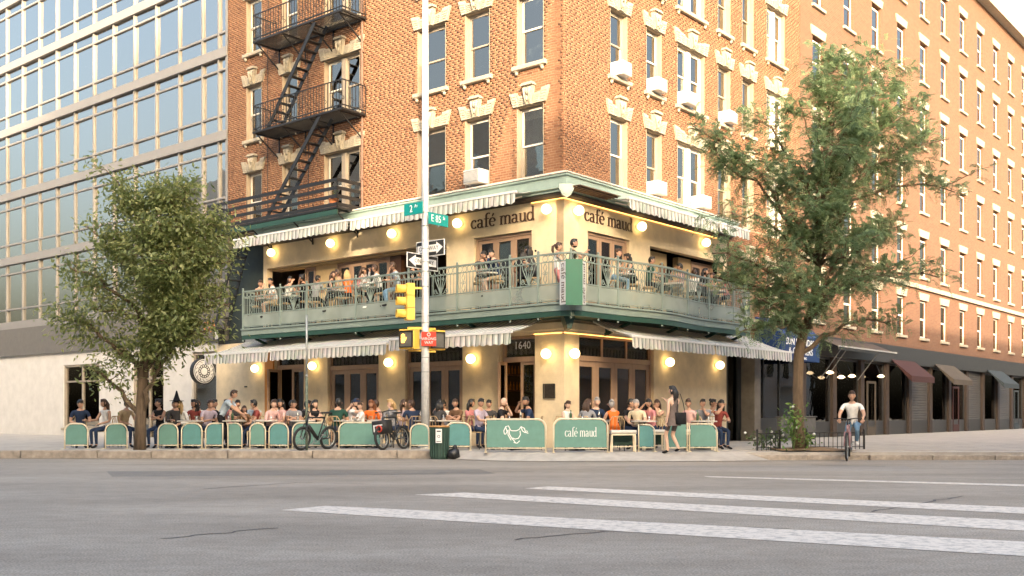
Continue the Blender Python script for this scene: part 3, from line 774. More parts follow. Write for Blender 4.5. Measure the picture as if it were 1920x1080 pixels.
# ------------------------------------------------------------------ awnings
def awning(f, x0, x1, zb, db, zf, df, drop, label, group):
    root = empty('striped_awning', FR_(f) @ T(x0,0,0), label, 'awning', group); w = x1-x0
    mb = MB(); nx, ny = int(w/.4)+2, 6; mb.smooth = True
    P = [[(w*i/nx, -(db+(df-db)*j/ny), zb+(zf-zb)*j/ny - .05*math.sin(PI*j/ny)*(1+.25*math.sin(i*2.1))) for i in range(nx+1)] for j in range(ny+1)]
    for j in range(ny):
        for i in range(nx): mb.quad(P[j][i], P[j][i+1], P[j+1][i+1], P[j+1][i])
    mb.build('canvas', AWN, root)
    mb = MB(); mb.smooth = True; n = int(w/.03); per = w/round(w/.27); rows = 3
    Q = []
    for r in range(rows+1):
        row = []
        for i in range(n+1):
            x = w*i/n; z = zf-.03 - (drop-.045 + .045*abs(math.sin(PI*x/per)))*r/rows
            row.append((x, -(df+.012) - .018*math.sin(2*PI*x/.23)*r/rows - .02*r/rows, z))
        Q.append(row)
    for r in range(rows):
        for i in range(n): mb.quad(Q[r][i], Q[r][i+1], Q[r+1][i+1], Q[r+1][i])
    mb.build('valance', AWN, root)
    mb = MB(); mb.box(-.02, w+.02, -(df+.03), -(df-.04), zf-.035, zf+.025); mb.build('front_bar', WHITEP, root)
    mb = MB(); mb.box(0, w, -db, -.001, zb-.02, zb+.09); mb.build('roller_box', GREYP, root)
    for xx in (.35, w-.35):
        mb = MB(); mb.tube([(xx,-db,zb-.1),(xx+.05*(1 if xx<w/2 else -1),-(db+df)/2,(zb+zf)/2-.16),(xx,-df,zf-.05)], .022, 6); mb.build('arm', WHITEP, root)
    return root
G1, G2 = 'awnings over the street tables', 'awnings over the balcony'
awning('L',-13.9,-10.42,3.62,.12,3.1,1.76,.31,'grey striped street awning nearest the round shop sign, half under the leafy tree side',G1)
awning('L',-10.32,-4.98,3.66,.12,3.12,1.76,.31,'long grey striped street awning above the bicycle and the thin sign pole',G1)
awning('L',-4.88,-.36,3.76,.12,3.22,1.76,.31,'grey striped street awning behind the signal pole, ending beside the 1640 entrance',G1)
awning('R',.85,5.27,3.74,.12,3.17,1.6,.30,'grey striped street awning right of the corner pier, over the wide glass doors',G1)
awning('R',5.37,10.6,3.72,.12,3.17,1.6,.30,'shaded striped street awning reaching out towards the blue laundry awning',G1)
awning('L',-13.35,-7.5,7.16,.3,7.05,.98,.30,'shallow striped awning under the cornice above the left end of the balcony',G2)
awning('L',-7.4,-.86,7.14,.3,7.02,.98,.30,'shallow striped awning behind the green street name signs',G2)
awning('R',1.66,6.62,7.14,.3,7.03,.98,.30,'shallow striped awning beside the second cafe name, right of the shield bracket',G2)
awning('R',6.75,8.75,7.14,.3,7.06,.98,.28,'short striped upper awning partly behind the locust leaves',G2)
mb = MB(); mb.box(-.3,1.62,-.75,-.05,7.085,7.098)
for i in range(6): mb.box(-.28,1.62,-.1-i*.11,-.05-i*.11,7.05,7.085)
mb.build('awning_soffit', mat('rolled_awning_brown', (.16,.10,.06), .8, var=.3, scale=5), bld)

# ------------------------------------------------------------------ the wrought-iron balcony
bal = empty('balcony', B, 'long sage green wrought iron balcony wrapping the cafe corner', 'balcony')
def dL(s): return 1.1 - .12*math.sin(PI*min(max(s/12.7,0),1))
def dR(u): return 1.1 + .3*math.exp(-((u-2.9)/1.7)**2) + .16*math.exp(-((u-5.9)/.9)**2)*0 + .10*math.exp(-((u-7.2)/1.0)**2)
path = [(-dL(s), s) for s in np.linspace(12.7, 0, 40)] + [(-1.1,-.4),(-1.1,-.75),(-1.03,-1.0),(-.98,-1.06),(-.75,-1.1)] + [(u, -dR(u)) for u in np.linspace(-.4, 8.5, 44)]
path = np.array(path); seg = np.linalg.norm(np.diff(path, axis=0), axis=1); cum = np.concatenate([[0], np.cumsum(seg)]); PLEN = cum[-1]
def onpath(t):
    i = int(np.clip(np.searchsorted(cum, t)-1, 0, len(seg)-1)); k = (t-cum[i])/seg[i]
    p = path[i]+(path[i+1]-path[i])*k; d = (path[i+1]-path[i])/seg[i]
    return p, d
def nearest_t(u, v): 
    q = np.hypot(path[:,0]-u, path[:,1]-v); return cum[int(q.argmin())]
nrm = []
for i in range(len(path)):
    d = path[min(i+1,len(path)-1)]-path[max(i-1,0)]; d = d/np.linalg.norm(d); nrm.append((d[1], -d[0]))
nrm = np.array(nrm)            # towards the building
def sweep(mb, o0, o1, z0, z1, pts=None, i0=0, i1=None):
    """rectangular bar along the balcony edge, o0..o1 outward of the path"""
    i1 = len(path)-1 if i1 is None else i1
    n = i1-i0+1; vs = []
    for i in range(i0, i1+1):
        a, b = path[i]+nrm[i]*o0*-1, path[i]+nrm[i]*o1*-1
        vs += [(a[0],a[1],z0),(b[0],b[1],z0),(b[0],b[1],z1),(a[0],a[1],z1)]
    fs = [(j*4+q, j*4+(q+1)%4, (j+1)*4+(q+1)%4, (j+1)*4+q) for j in range(n-1) for q in range(4)]
    fs += [(3,2,1,0), tuple((n-1)*4+q for q in range(4))]
    mb.add(vs, fs)
# make sure normals point inwards (towards the wall)
if nrm[5][0] < 0: nrm = -nrm
inner = [(0.0,12.7)] + [(0,0)] + [(8.5,0)]
mb = MB(); mb.slab([tuple(p) for p in path] + [(8.5,-.002),(-.002,-.002),(-.002,12.7)], 3.66, 3.9); mb.build('deck', DKGREEN, bal)
mb = MB(); sweep(mb,.0,.05,3.74,3.905); sweep(mb,.0,.09,3.91,3.965); mb.build('fascia', SAGE, bal)
mb = MB(); sweep(mb,-.02,.03,3.60,3.735); mb.build('lower_fascia', DKGREEN, bal)
for z, h, wv in ((5.19,.045,.06),(5.0,.025,.03),(4.43,.03,.035),(4.005,.025,.03)):
    mb = MB(); sweep(mb,-wv/2,wv/2,z,z+h)
    for (a, b) in (((path[0][0],12.7),(-.01,12.7)), ((8.5,path[-1][1]),(8.5,-.01))): mb.bar((*a,z+h/2),(*b,z+h/2),wv,h)
    mb.build('top_rail' if z > 5.1 else 'rail', SAGE, bal)
PANEL = bpy.data.materials.new('frosted_panel'); PANEL.use_nodes = True
_N, _L = PANEL.node_tree.nodes, PANEL.node_tree.links; _p = _N['Principled BSDF']; _p.inputs['Base Color'].default_value = (.33,.385,.335,1); _p.inputs['Roughness'].default_value = .5
_t = _N.new('ShaderNodeBsdfTransparent'); _m = _N.new('ShaderNodeMixShader'); _n = _N.new('ShaderNodeTexNoise'); _n.inputs['Scale'].default_value = 1.2
_r = _N.new('ShaderNodeMapRange'); _r.inputs['From Min'].default_value = .3; _r.inputs['From Max'].default_value = .7; _r.inputs['To Min'].default_value = .42; _r.inputs['To Max'].default_value = .72
_c = _N.new('ShaderNodeTexCoord'); _L.new(_c.outputs['Object'], _n.inputs['Vector']); _L.new(_n.outputs['Fac'], _r.inputs[0]); _L.new(_r.outputs[0], _m.inputs[0])
_L.new(_t.outputs[0], _m.inputs[1]); _L.new(_p.outputs[0], _m.inputs[2]); _L.new(_m.outputs[0], _N['Material Output'].inputs[0])
posts_t = [0.02] + [nearest_t(-dL(s), s) for s in (10.6,9.55,7.15,5.0,2.97,.92,0)] + [nearest_t(-1.03,-1.0)] + [nearest_t(u,-dR(u)) for u in (-.05,.78,2.78,4.4,5.88,7.2)] + [PLEN-.02]
for a, b in zip(posts_t, posts_t[1:]):
    i0, i1 = int(np.argmin(abs(cum-a))), int(np.argmin(abs(cum-b)))
    mb = MB(); sweep(mb,-.006,.006,4.04,4.42,i0=i0,i1=i1); mb.build('frosted_panel', PANEL, bal)
def rotframe(t): 
    p, d = onpath(t); return T(p[0],p[1],0) @ RZ(math.atan2(d[1], d[0]))
mb = MB(); mb.box(-.025,.025,-.025,.025,3.62,5.27); mb.smooth = True; mb.ball((0,0,5.3),.035,8,6); mb.ball((0,0,3.56),.032,8,6); mb.tube([(0,0,3.62),(0,0,3.55)],.014,6); post_me = mb.mesh('post', SAGE)
for t in posts_t: inst('post', post_me, bal, rotframe(t))
mb = MB(); mb.box(-.008,.008,-.008,.008,4.46,5.0); mb.ball((0,0,4.74),(.016,.016,.028),6,4); bal_me = mb.mesh('baluster', SAGE)
mb = MB(); mb.torus(.082,.0115,12,4); ring_me = mb.mesh('ring', SAGE)
def spiral(cx, cz, r, a0, turns, n=12): return [(cx+r*(1-.75*i/n)*math.cos(a0+turns*2*PI*i/n), 0, cz+r*(1-.75*i/n)*math.sin(a0+turns*2*PI*i/n)) for i in range(n+1)]
mb = MB()
for k in (-2,-1,0,1,2):
    x1 = k*.115; mb.tube([(0,0,4.47),(x1*.45,0,4.68),(x1*.85,0,4.86),(x1,0,4.99)], [.02,.014,.012,.01], 5)
for sgn in (-1,1):
    mb.tube(spiral(sgn*.2,4.55,.075,PI/2 if sgn>0 else PI/2,sgn*-1.3), .011, 5)
    mb.tube(spiral(sgn*.085,4.9,.06,-PI/2,sgn*1.2), .010, 5)
    mb.tube([(0,0,4.47),(sgn*.12,0,4.5),(sgn*.2,0,4.625)], .012, 5)
    mb.box(sgn*.285-.008,sgn*.285+.008,-.008,.008,4.46,5.0)
fan_me = mb.mesh('scroll_fan', SAGE)
mb = MB()
for sgn in (-1,1):
    mb.tube([(0,0,4.47),(sgn*.06,0,4.58),(0,0,4.74),(sgn*-.06,0,4.88),(0,0,4.99)], .009, 5)
    mb.tube(spiral(sgn*.05,4.74,.045,0 if sgn<0 else PI,sgn*1.1,8), .008, 4)
scr_me = mb.mesh('scroll_bar', SAGE)
fans = [nearest_t(-dL(s), s) for s in (10.08,6.55,3.6,.45)] + [nearest_t(u,-dR(u)) for u in (.36,5.1,8.0)]
for t in fans: inst('scroll_fan', fan_me, bal, rotframe(t))
t, k = .12, 0
while t < PLEN-.1:
    if min(abs(t-q) for q in fans) > .33 and min(abs(t-q) for q in posts_t) > .05:
        inst('scroll_bar' if k % 6 == 3 else 'baluster', scr_me if k % 6 == 3 else bal_me, bal, rotframe(t))
    t += .122; k += 1
t = .15
while t < PLEN-.1:
    if min(abs(t-q) for q in posts_t) > .06: inst('ring', ring_me, bal, rotframe(t) @ T(0,0,5.108))
    t += .18
# brackets under the deck, dark green
for f, xs in (('L',(-12.2,-9.8,-7.3,-5,-2.6)),('R',(1.8,4.3,6.6,8.3))):
    for x in xs:
        mb = MB(); mb.prism([(-.04,3.3),(.04,3.3),(.04,3.65),(-.04,3.65)],-.2,0); mb.bar((x*0,-.02,3.3),(0,-.95,3.62),.06,.08); mb.build('bracket', DKGREEN, bal, LOC(f) @ T(x,0,0))
mb = MB(); mb.add([(-.05,0,3.3),(.05,0,3.3),(.16,0,3.66),(-.16,0,3.66),(-.05,.6,3.3),(.05,.6,3.3),(.16,.6,3.66),(-.16,.6,3.66)],[(0,1,2,3),(7,6,5,4),(0,4,5,1),(1,5,6,2),(2,6,7,3),(3,7,4,0)])
mb.build('corner_bracket', DKGREEN, bal, T(-.75,-.75,0) @ RZ(-PI/4))
# green banner box at the corner
bn = empty('banner_sign', B @ T(-1.1,-1.1,0) @ RZ(-PI/4), 'plain green upright banner with white lettered edges on the balcony corner', 'sign')
mb = MB(); mb.box(-.215,.215,-.3,-.27,3.83,4.98); mb.build('front_panel', BANNERG, bn)
mb = MB()
for s in (-1,1):
    mb.add([(s*.216,-.29,3.85),(s*.33,-.05,3.85),(s*.33,-.05,4.93),(s*.216,-.29,4.93),(s*.20,-.27,3.85),(s*.31,-.04,3.85),(s*.31,-.04,4.93),(s*.20,-.27,4.93)],
           [(0,1,2,3),(7,6,5,4),(0,4,5,1),(1,5,6,2),(2,6,7,3),(3,7,4,0)])
mb.build('side_panel', WHITEP, bn)
for s in (-1,1):
    mb = MB(); lettering(mb, 'café maud', -.5,.5,-.05,-.004,0,.12)
    Mx = T(s*.276,-.172,4.39) @ RZ(s*math.atan2(.24,.114)) @ Matrix.Rotation(-s*PI/2,4,'Y')
    mb.build('side_lettering', LET, bn, Mx)

# ------------------------------------------------------------------ lit globe lamps
mb = MB(); mb.smooth = True; mb.ball((0,-.17,0),.135,16,10); globe_me = mb.mesh('globe', LAMPG)
mb = MB(); mb.M = Matrix.Rotation(PI/2,4,'X'); mb.lathe([(.09,-.001),(.09,.03),(.05,.04),(.05,.06)],14); base_me = mb.mesh('wall_plate', CREAMM)
def lamp(f, x, z, label, g, y=0):
    r = empty('globe_lamp', FR_(f) @ T(x,y,z), label, 'wall lamp', g); inst('globe', globe_me, r); inst('wall_plate', base_me, r)
GU, GD = 'globe lamps above the balcony', 'globe lamps on the street wall'
for x, t in ((-12.39,'lit globe lamp at the far left end of the balcony wall'),(-9.31,'lit globe lamp above the two women and the long french doors on the balcony'),(-6.46,'lit globe lamp left of the signal pole, below the 2 Av sign'),
             (-3.73,'lit globe lamp right of the E 85 St sign, before the cafe name'),(-.46,'lit upper globe lamp just left of the building corner')): lamp('L',x,6.62,t,GU)
for x, t in ((.47,'lit upper globe lamp just right of the building corner'),(3.6,'lit globe lamp right after the second cafe name'),(7.4,'lit globe lamp on the balcony wall nearest the locust tree')): lamp('R',x,6.6,t,GU)
for x, t in ((-13.3,'pale globe lamp beside the warm-lit pier on the sunlit cream wall'),(-10.22,'lit globe lamp beside the thin sign pole'),(-6.6,'lit globe lamp on the pier between the two sets of street doors'),
             (-3.2,'lit globe lamp on the pier right of the signal pole'),): lamp('L',x,2.68,t,GD)
lamp('L',-.42,2.72,'lit globe lamp above the bronze plaque on the corner pier',GD,-.07); lamp('R',.18,2.72,'lit globe lamp on the right face of the corner pier',GD,-.07)
lamp('R',5.17,2.68,'lit globe lamp above the standing woman',GD); lamp('R',8.31,2.7,'lit globe lamp at the dark end of the street wall',GD)
# glowing pendant lamps inside; the balcony-door one stands in for a lamp reflection
mb = MB(); mb.smooth = True; mb.lathe([(.03,-.22),(.085,-.17),(.12,0),(.125,.1),(.11,.12)],12); pend_me = mb.mesh('pendant_shade', PENDL)
mb = MB(); mb.tube([(0,0,.12),(0,0,1.4)],.008,5); cord_me = mb.mesh('cord', BLACKM)
for f, x, y, z, t in (('L',-1.75,1.2,1.95,'glowing tulip pendant lamp inside the 1640 entrance'),('R',.9,.9,2.0,'glowing pendant lamp behind the first door right of the corner'),
                      ('L',-8.3,1.0,1.95,'glowing pendant lamp behind the left set of street doors'),('L',-4.4,1.6,2.1,'small glowing pendant lamp behind the signal pole doors'),('L',-10.98,.85,5.2,'glowing stand-in for a lamp reflection in the balcony door by the woman with a bun')):
    r = empty('pendant_lamp', FR_(f) @ T(x,y,z), t, 'pendant lamp', 'glowing pendants inside the cafe'); inst('pendant_shade', pend_me, r); inst('cord', cord_me, r)

# ------------------------------------------------------------------ window air conditioners
def acunit(f, x, z, label, w=.52):
    r = empty('air_conditioner', FR_(f) @ T(x,0,z), label, 'air conditioner', 'air conditioners in the upper windows')
    mb = MB(); mb.bbox(-w/2,w/2,-.36,.1,0,.38,.02); mb.build('case', WHITEP, r)
    mb = MB(); bar_frame(mb,-w/2+.03,w/2-.03,.03,.35,-.368,-.36,.012)
    for i in range(9): mb.box(-w/2+.04,w/2-.04,-.367,-.361,.05+i*.033,.062+i*.033)
    mb.build('grille', GREYP, r)
    mb = MB()
    for s in (-1,1):
        for i in range(6): mb.box(s*w/2-.003,s*w/2+.003,-.28,-.08,.06+i*.05,.075+i*.05)
    mb.build('side_louvres', GREYP, r)
acunit('L',-3.02,7.66,'white air conditioner in the window above the left cafe name, low in the orange wall',.6)
acunit('R',4.45,7.66,'white air conditioner just above the cornice in a narrow window')
acunit('R',7.15,7.66,'white air conditioner low in the right half of a double window above the cornice')
acunit('R',4.45,10.74,'white air conditioner on the upper sill of the second narrow window')
acunit('R',6.2,10.74,'large white air conditioner on the left half of the upper double window sill',.62)
acunit('R',2.55,10.74,'white air conditioner in the upper window nearest the corner',.46)
acunit('R',8.9,10.74,'white air conditioner on the upper sill behind the leaf tips')

# ------------------------------------------------------------------ fire escape
fe = empty('fire_escape', FL, 'black iron fire escape with stairs on the shaded red brick', 'fire escape')
def platform(x0, x1, z, d, zr, style):
    mb = MB(); bar_frame_xy = [(x0,-d),(x1,-d),(x1,-.05),(x0,-.05)]
    for (a, b) in zip(bar_frame_xy, bar_frame_xy[1:]+bar_frame_xy[:1]): mb.bar((*a,z),(*b,z),.05,.06)
    mb.build('platform_frame', BLACKM, fe)
    sl = MB(); sl.box(-.016,.016,-d+.03,-.06,z-.01,z+.01); me = sl.mesh('slat', BLACKM); x = x0+.06
    while x < x1-.03: inst('slat', me, fe, T(x,0,0)); x += .085
    ends = [((x0,-.03),(x0,-d)),((x0,-d),(x1,-d)),((x1,-d),(x1,-.03))]
    mb = MB()
    hs = [zr, z+.12] if style == 'bars' else [z+.1+(zr-z-.1)*k/3 for k in range(4)]
    for (a, b) in ends:
        for h in hs: mb.bar((*a,h),(*b,h),.03 if style == 'bars' else .014,.03 if style == 'bars' else .11)
    mb.build('railing', BLACKM, fe)
    bm = MB(); bm.box(-.009,.009,-.009,.009,z,zr); bme = bm.mesh('baluster', BLACKM)
    sm = MB(); sm.box(-.007,.007,-.007,.007,z,zr); sm.torus(.045,.009,8,4,T(-.04,0,(z+zr)/2)); sm.torus(.045,.009,8,4,T(.04,0,(z+zr)/2-.12)); sme = sm.mesh('scroll_baluster', BLACKM)
    for (a, b) in ends:
        L = math.dist(a,b); st = .135 if style == 'bars' else 1.15; n = max(1, int(L/st))
        for i in range(n+1):
            p = (a[0]+(b[0]-a[0])*i/n, a[1]+(b[1]-a[1])*i/n)
            inst('baluster' if i % 3 or style != 'bars' else 'scroll_baluster', bme if i % 3 or style != 'bars' else sme, fe, T(*p,0) @ RZ(0 if a[0] != b[0] else PI/2))
    for x in np.linspace(x0+.15, x1-.15, 4):
        mb = MB(); mb.bar((x,-d,z-.03),(x,0,z-.75),.035); mb.bar((x,-.03,z-.03),(x,-.03,z-.8),.04); mb.bar((x,-.0,z-.05),(x,-d,z-.05),.04); mb.build('wall_bracket', BLACKM, fe)
platform(-12.26,-7.77,10.52,1.0,11.42,'bars')
platform(-14.9,-8.0,7.5,1.0,8.36,'flat')
def flight(p, q, n, w=.5):
    p, q = Vector(p), Vector(q)
    for s in (-w/2, w/2):
        mb = MB(); mb.bar(p+Vector((0,s,0)), q+Vector((0,s,0)), .03, .14); mb.build('stringer', BLACKM, fe)
    sm = MB(); sm.box(-.1,.1,-w/2+.017,w/2-.017,-.012,.012); me = sm.mesh('step', BLACKM)
    for i in range(1, n): inst('step', me, fe, T(*p.lerp(q, i/n)))
    d = Vector((0,0,.75))
flight((-11.6,-.72,7.55),(-8.85,-.72,10.5),12)
flight((-11.5,-.72,10.55),(-9.1,-.72,13.5),12)
flight((-14.6,-.6,4.2),(-13.3,-.6,7.3),12)
platform(-12.26,-7.77,13.55,1.0,14.45,'bars')
mb = MB(); mb.prism([(-14.9,7.28),(-8.0,7.28),(-8.0,7.44),(-14.9,7.44)],-1.02,-.98); mb.build('edge_plate', DKGREEN, fe)
mb = MB(); mb.tube([(-7.9,-.06,7.6),(-7.9,-.06,17.5)],.045,8)
for z in (8.5,10.5,12.5,14.5): mb.box(-7.97,-7.83,-.1,0,z,z+.05)
mb.build('drain_pipe', mat('pipe_brown', (.16,.09,.06), .6, var=.2), bld, ROTL)
mb = MB(); mb.tube([(-12.75,-.03,7.6),(-12.75,-.03,13),(-12.7,-.03,17)],.012,5); mb.tube([(-10.55,-.03,8),(-10.6,-.03,13),(-10.55,-.03,17)],.012,5); mb.build('wall_cable', BLACKM, bld, ROTL)
fp = empty('flower_pot', FL @ T(-8.35,-.85,7.56), 'orange flower pot on the fire escape corner above the awning', 'flower pot')
mb = MB(); mb.lathe([(.1,0),(.15,.22),(.165,.22),(.165,.26),(.13,.26)],12); mb.build('pot', mat('terracotta', (.45,.16,.06), .8), fp)
LEAFG = leafmat('leaf_shrub', (.03,.06,.015), (.06,.11,.03), (.13,.18,.05))
def leafcloud(n, c, r, size, name='foliage', parent=None, M=None, m=None, flat=.5):
    """loose leaves, each a bent two-face blade"""
    P = rng.normal(0,.45,(n,3))*np.array(r)+np.array(c)
    return leafmesh(P, size, name, m or LEAFG, parent, M)
def leafmesh(P, size, name, m, parent=None, M=None, aspect=.42, dirs=None, droop=.3):
    n = len(P); a = rng.uniform(0,2*PI,n); el = rng.normal(-droop,.5,n)
    D = np.stack([np.cos(a)*np.cos(el), np.sin(a)*np.cos(el), np.sin(el)],1) if dirs is None else dirs
    up = rng.normal(0,.5,(n,3)) + np.array([0,0,1.0])
    Sd = np.cross(D, up); Sd /= np.linalg.norm(Sd,axis=1,keepdims=True)+1e-9
    Nn = np.cross(Sd, D)
    L = size*rng.uniform(.6,1.3,n)[:,None]; w = L*aspect*.5
    V = np.stack([P, P+D*L*.45+Sd*w-Nn*L*.06, P+D*L-Nn*L*.12, P+D*L*.45-Sd*w-Nn*L*.06],1)
    F = (np.arange(n)*4)[:,None] + np.array([[0,1,2,3]])
    me = bpy.data.meshes.new(name); me.vertices.add(n*4); me.vertices.foreach_set('co', V.astype(np.float32).ravel())
    me.loops.add(n*4); me.loops.foreach_set('vertex_index', F.astype(np.int32).ravel()); me.polygons.add(n); me.polygons.foreach_set('loop_start', np.arange(0,n*4,4,dtype=np.int32))
    me.update()
    at = me.attributes.new('tone','FLOAT','POINT'); at.data.foreach_set('value', np.repeat(np.clip(rng.beta(2.2,2.2,n),0,1),4).astype(np.float32))
    me.materials.append(m)
    return inst(name, me, parent, M)
leafcloud(60,(0,0,.4),(.2,.2,.22),.1,'plant',fp)

# ------------------------------------------------------------------ neighbours
CLAD = mat('grey_metal_cladding', (.25,.235,.218), .45, .1, var=.08, scale=2)
mod = empty('modern_building', FL @ T(-15.1,0,0), 'grey modern building with large gridded windows left of the brick corner', 'building')
XS = [0,-.12,-.6,-1.62,-3.15] + [-3.15-1.58*i for i in range(1,14)]
XEND = XS[-1]
mb = MB()
for zb in (5.0,8.0,11.0,14.0,17.0,20.0): mb.box(XEND,0,-.06,.3,zb,zb+.34)
mb.box(-.12,0,-.02,.3,4.6,23.5)
mb.build('facade_band', CLAD, mod)
mul = MB(); mul.box(-.035,.035,0,.14,0,2.66); mul_me = mul.mesh('mullion', CLAD)
ROWSM = ((.03,.57),(.64,2.2),(2.27,2.63))
pane_me = {}
mb = MB()
for zb in (5.34,8.34,11.34,14.34,17.34,20.34):
    for q in (.585,2.235): mb.box(XEND,-.12,.01,.13,zb+q-.035,zb+q+.035)
    for x in XS[1:]: inst('mullion', mul_me, mod, T(x,0,zb))
    for a, b in zip(XS[1:], XS[2:]):
        for z0, z1 in ROWSM:
            key = (round(a-b,2), z0)
            if key not in pane_me: pb = MB(); pb.box(-(a-b)+.035,-.035,.08,.095,z0,z1); pane_me[key] = pb.mesh('pane', GLASSM)
            inst('pane', pane_me[key], mod, T(a,0,zb) @ RZ(random.uniform(-.012,.012)) @ Matrix.Rotation(random.uniform(-.006,.006),4,'X'))
mb.build('transom', CLAD, mod)
mb = MB(); mb.box(XEND,-.3,2.6,12,4.7,23.4); mb.box(XEND,-.1,.3,12,23.4,23.6)
for zb in (5,8,11,14,17,20): mb.box(XEND,-.1,.3,2.6,zb+.1,zb+.25)
mb.build('inner_rooms', mat('office_interior', (.24,.21,.18), .9, var=.5, scale=.6), mod)
for k in range(16):
    a = random.choice(XS[2:12]); zb = random.choice((8.34,11.34,14.34,17.34))
    bb = MB(); h = random.choice((.6,1.2,1.9)); bb.box(a-1.5,a-.06,.2,.21,zb+2.6-h,zb+2.6); bb.build('blind', CURT, mod)
WHITEW = mat('white_painted_wall', (.56,.535,.49), .85, var=.1, scale=2, bump=.15)
mb = MB(); wallgrid(mb, XEND, -.62, .05, 3.75, [(-2.3,-.75,.1,3.4),(-6.4,-4.2,.1,3.2),(-12,-9,.5,3.2)], .02, .3); mb.build('shop_wall', WHITEW, mod)
mb = MB(); mb.box(XEND,-.1,-.1,.3,3.75,5.0); mb.build('sign_band', mat('grey_sign_band', (.13,.12,.105), .6, var=.15), mod)
mb = MB(); bar_frame(mb,-2.3,-.75,.1,3.4,.1,.2,.1); mb.box(-2.2,-.85,.1,.2,2.5,2.62); mb.build('shop_frame', FRAMEG, mod)
for q in ((-2.2,-.85,.2,2.5),(-2.2,-.85,2.62,3.3),(-6.4,-4.2,.1,3.2),(-12,-9,.5,3.2)): mb = MB(); mb.box(q[0],q[1],.14,.15,q[2],q[3]); mb.build('shop_window', GLASS, mod)
for a_, b_, c_, d_ in ((-6.4,-4.2,.1,3.2),(-12,-9,.5,3.2)):
    mb = MB(); bar_frame(mb,a_,b_,c_,d_,.06,.18,.09); mb.box((a_+b_)/2-.04,(a_+b_)/2+.04,.08,.16,c_,d_); mb.box(a_+.09,b_-.09,.08,.16,d_-.75,d_-.68); mb.build('shop_frame', FRAMEG, mod)
    mb = MB(); mb.bbox(a_-.1,b_+.1,-.06,.05,c_-.1,c_,.01); mb.build('shop_sill', STONE, mod)
mb = MB(); mb.box(-2.25,-.8,.25,.27,.2,3.3); mb.build('shop_blind', CURT, mod)
ORL = mat('orange_letters', (.55,.22,.07), .6)
textmesh('shop_lettering', 'DA', .62, ORL, mod, T(-.95,-.11,4.25), sx=.9)
dsk = empty('round_sign', FL @ T(-15.55,0,2.62), 'round white blade sign with black ornament hanging by the white shop', 'sign')
mb = MB(); mb.smooth = False; mb.M = T(0,-.75,0) @ Matrix.Rotation(PI/2,4,'Y'); mb.lathe([(.44,-.09),(.47,-.09),(.47,.09),(.44,.09)],28); mb.build('rim', BLACKM, dsk)
mb = MB(); mb.M = T(0,-.75,0) @ Matrix.Rotation(PI/2,4,'Y'); mb.lathe([(.43,-.1),(.43,.1)],28); mb.build('face', WHITEP, dsk)
mb = MB()
for k in range(14):
    a = 2*PI*k/14; c0, s0 = math.cos(a), math.sin(a)
    mb.bar((.102,-.75+.3*c0,.3*s0),(.102,-.75+.36*math.cos(a+.25),.36*math.sin(a+.25)),.05,.006); mb.torus(.05,.014,8,4,T(.104,-.75+.19*c0,.19*s0) @ RZ(PI/2))
for sx in (-.105,.105): mb.torus(.39,.012,28,4,T(sx,-.75,0) @ RZ(PI/2))
mb.build('ornament', BTXT, dsk)
mb = MB(); mb.bar((0,0,.42),(0,-.8,.42),.03); mb.build('sign_arm', BLACKM, dsk)
ln = empty('wall_lantern', FL @ T(-15.3,-.02,3.95), 'small black framed lantern sign on the cream wall left of the balcony', 'lantern')
mb = MB(); bar_frame(mb,-.16,.16,-.2,.2,-.35,-.1,.03); mb.bar((0,0,.24),(0,-.4,.24),.03); mb.bar((0,-.22,-.2),(0,-.22,-.4),.02); mb.build('lantern_frame', BLACKM, ln)
mb = MB(); mb.box(-.13,.13,-.3,-.15,-.17,.17); mb.build('lantern_face', WHITEP, ln)

# brown brick neighbour to the right, far enough for its brickwork to be a material
NB = brickmat('far_brick', (.135,.058,.031), (.17,.08,.044), (.15,.105,.07))
nb = empty('brown_brick_neighbour', FR @ T(14.82,0,0), 'tan brick building behind the locust tree, with dark shopfronts below', 'building')
NW = 34.0
nops = []
ncols = [(1.1+3.05*i, 2.1+3.05*i) for i in range(11)]
nrows = [(4.7,6.5),(7.6,9.5),(10.7,12.6),(13.8,15.7),(16.9,18.8),(20,21.9)]
for a, b in ncols:
    for c, d in nrows: nops.append((a,b,c,d))
mb = MB(); wallgrid(mb, 0, NW, 4.15, 23.5, nops, 0, .3); mb.build('wall', NB, nb)
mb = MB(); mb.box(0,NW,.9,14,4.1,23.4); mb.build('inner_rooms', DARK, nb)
mb = MB(); mb.box(-.05,NW+.2,-.5,14,23.5,24.1); mb.box(0,NW,-.12,-.002,7.0,7.2); mb.build('cornice', STONE, nb)
wm = MB(); bar_frame(wm,-.48,.48,.02,1.78,.1,.18,.07); wm.box(-.41,.41,.1,.17,.87,.95); wme = wm.mesh('window', FRAMEW)
pm = MB(); pm.box(-.41,.41,.13,.136,.09,.87); pm.box(-.41,.41,.11,.116,.95,1.71); pme = pm.mesh('pane', GLASS)
sm = MB(); sm.bbox(-.6,.6,-.1,.1,-.12,0,.01); sme2 = sm.mesh('sill', STONE)
lm = MB(); lm.prism([(-.6,0),(.6,0),(.72,.34),(-.72,.34)],-.05,0); lme = lm.mesh('lintel', STONE)
bm_ = MB(); bm_.box(-.42,.42,.3,.31,.7,1.72); bme2 = bm_.mesh('blind', CURT)
for a, b in ncols:
    for c, d in nrows:
        w_ = inst('window', wme, nb, T((a+b)/2,0,c)); inst('pane', pme, w_); inst('sill', sme2, w_); inst('lintel', lme, w_, T(0,0,d-c))
        if random.random() < .55: inst('blind', bme2, w_)
DKSHOP = mat('dark_shopfront_paint', (.03,.03,.03), .4, var=.3, scale=4)
mb = MB(); mb.box(0,NW,-.25,.3,3.35,4.12); mb.build('sign_band', DKSHOP, nb)
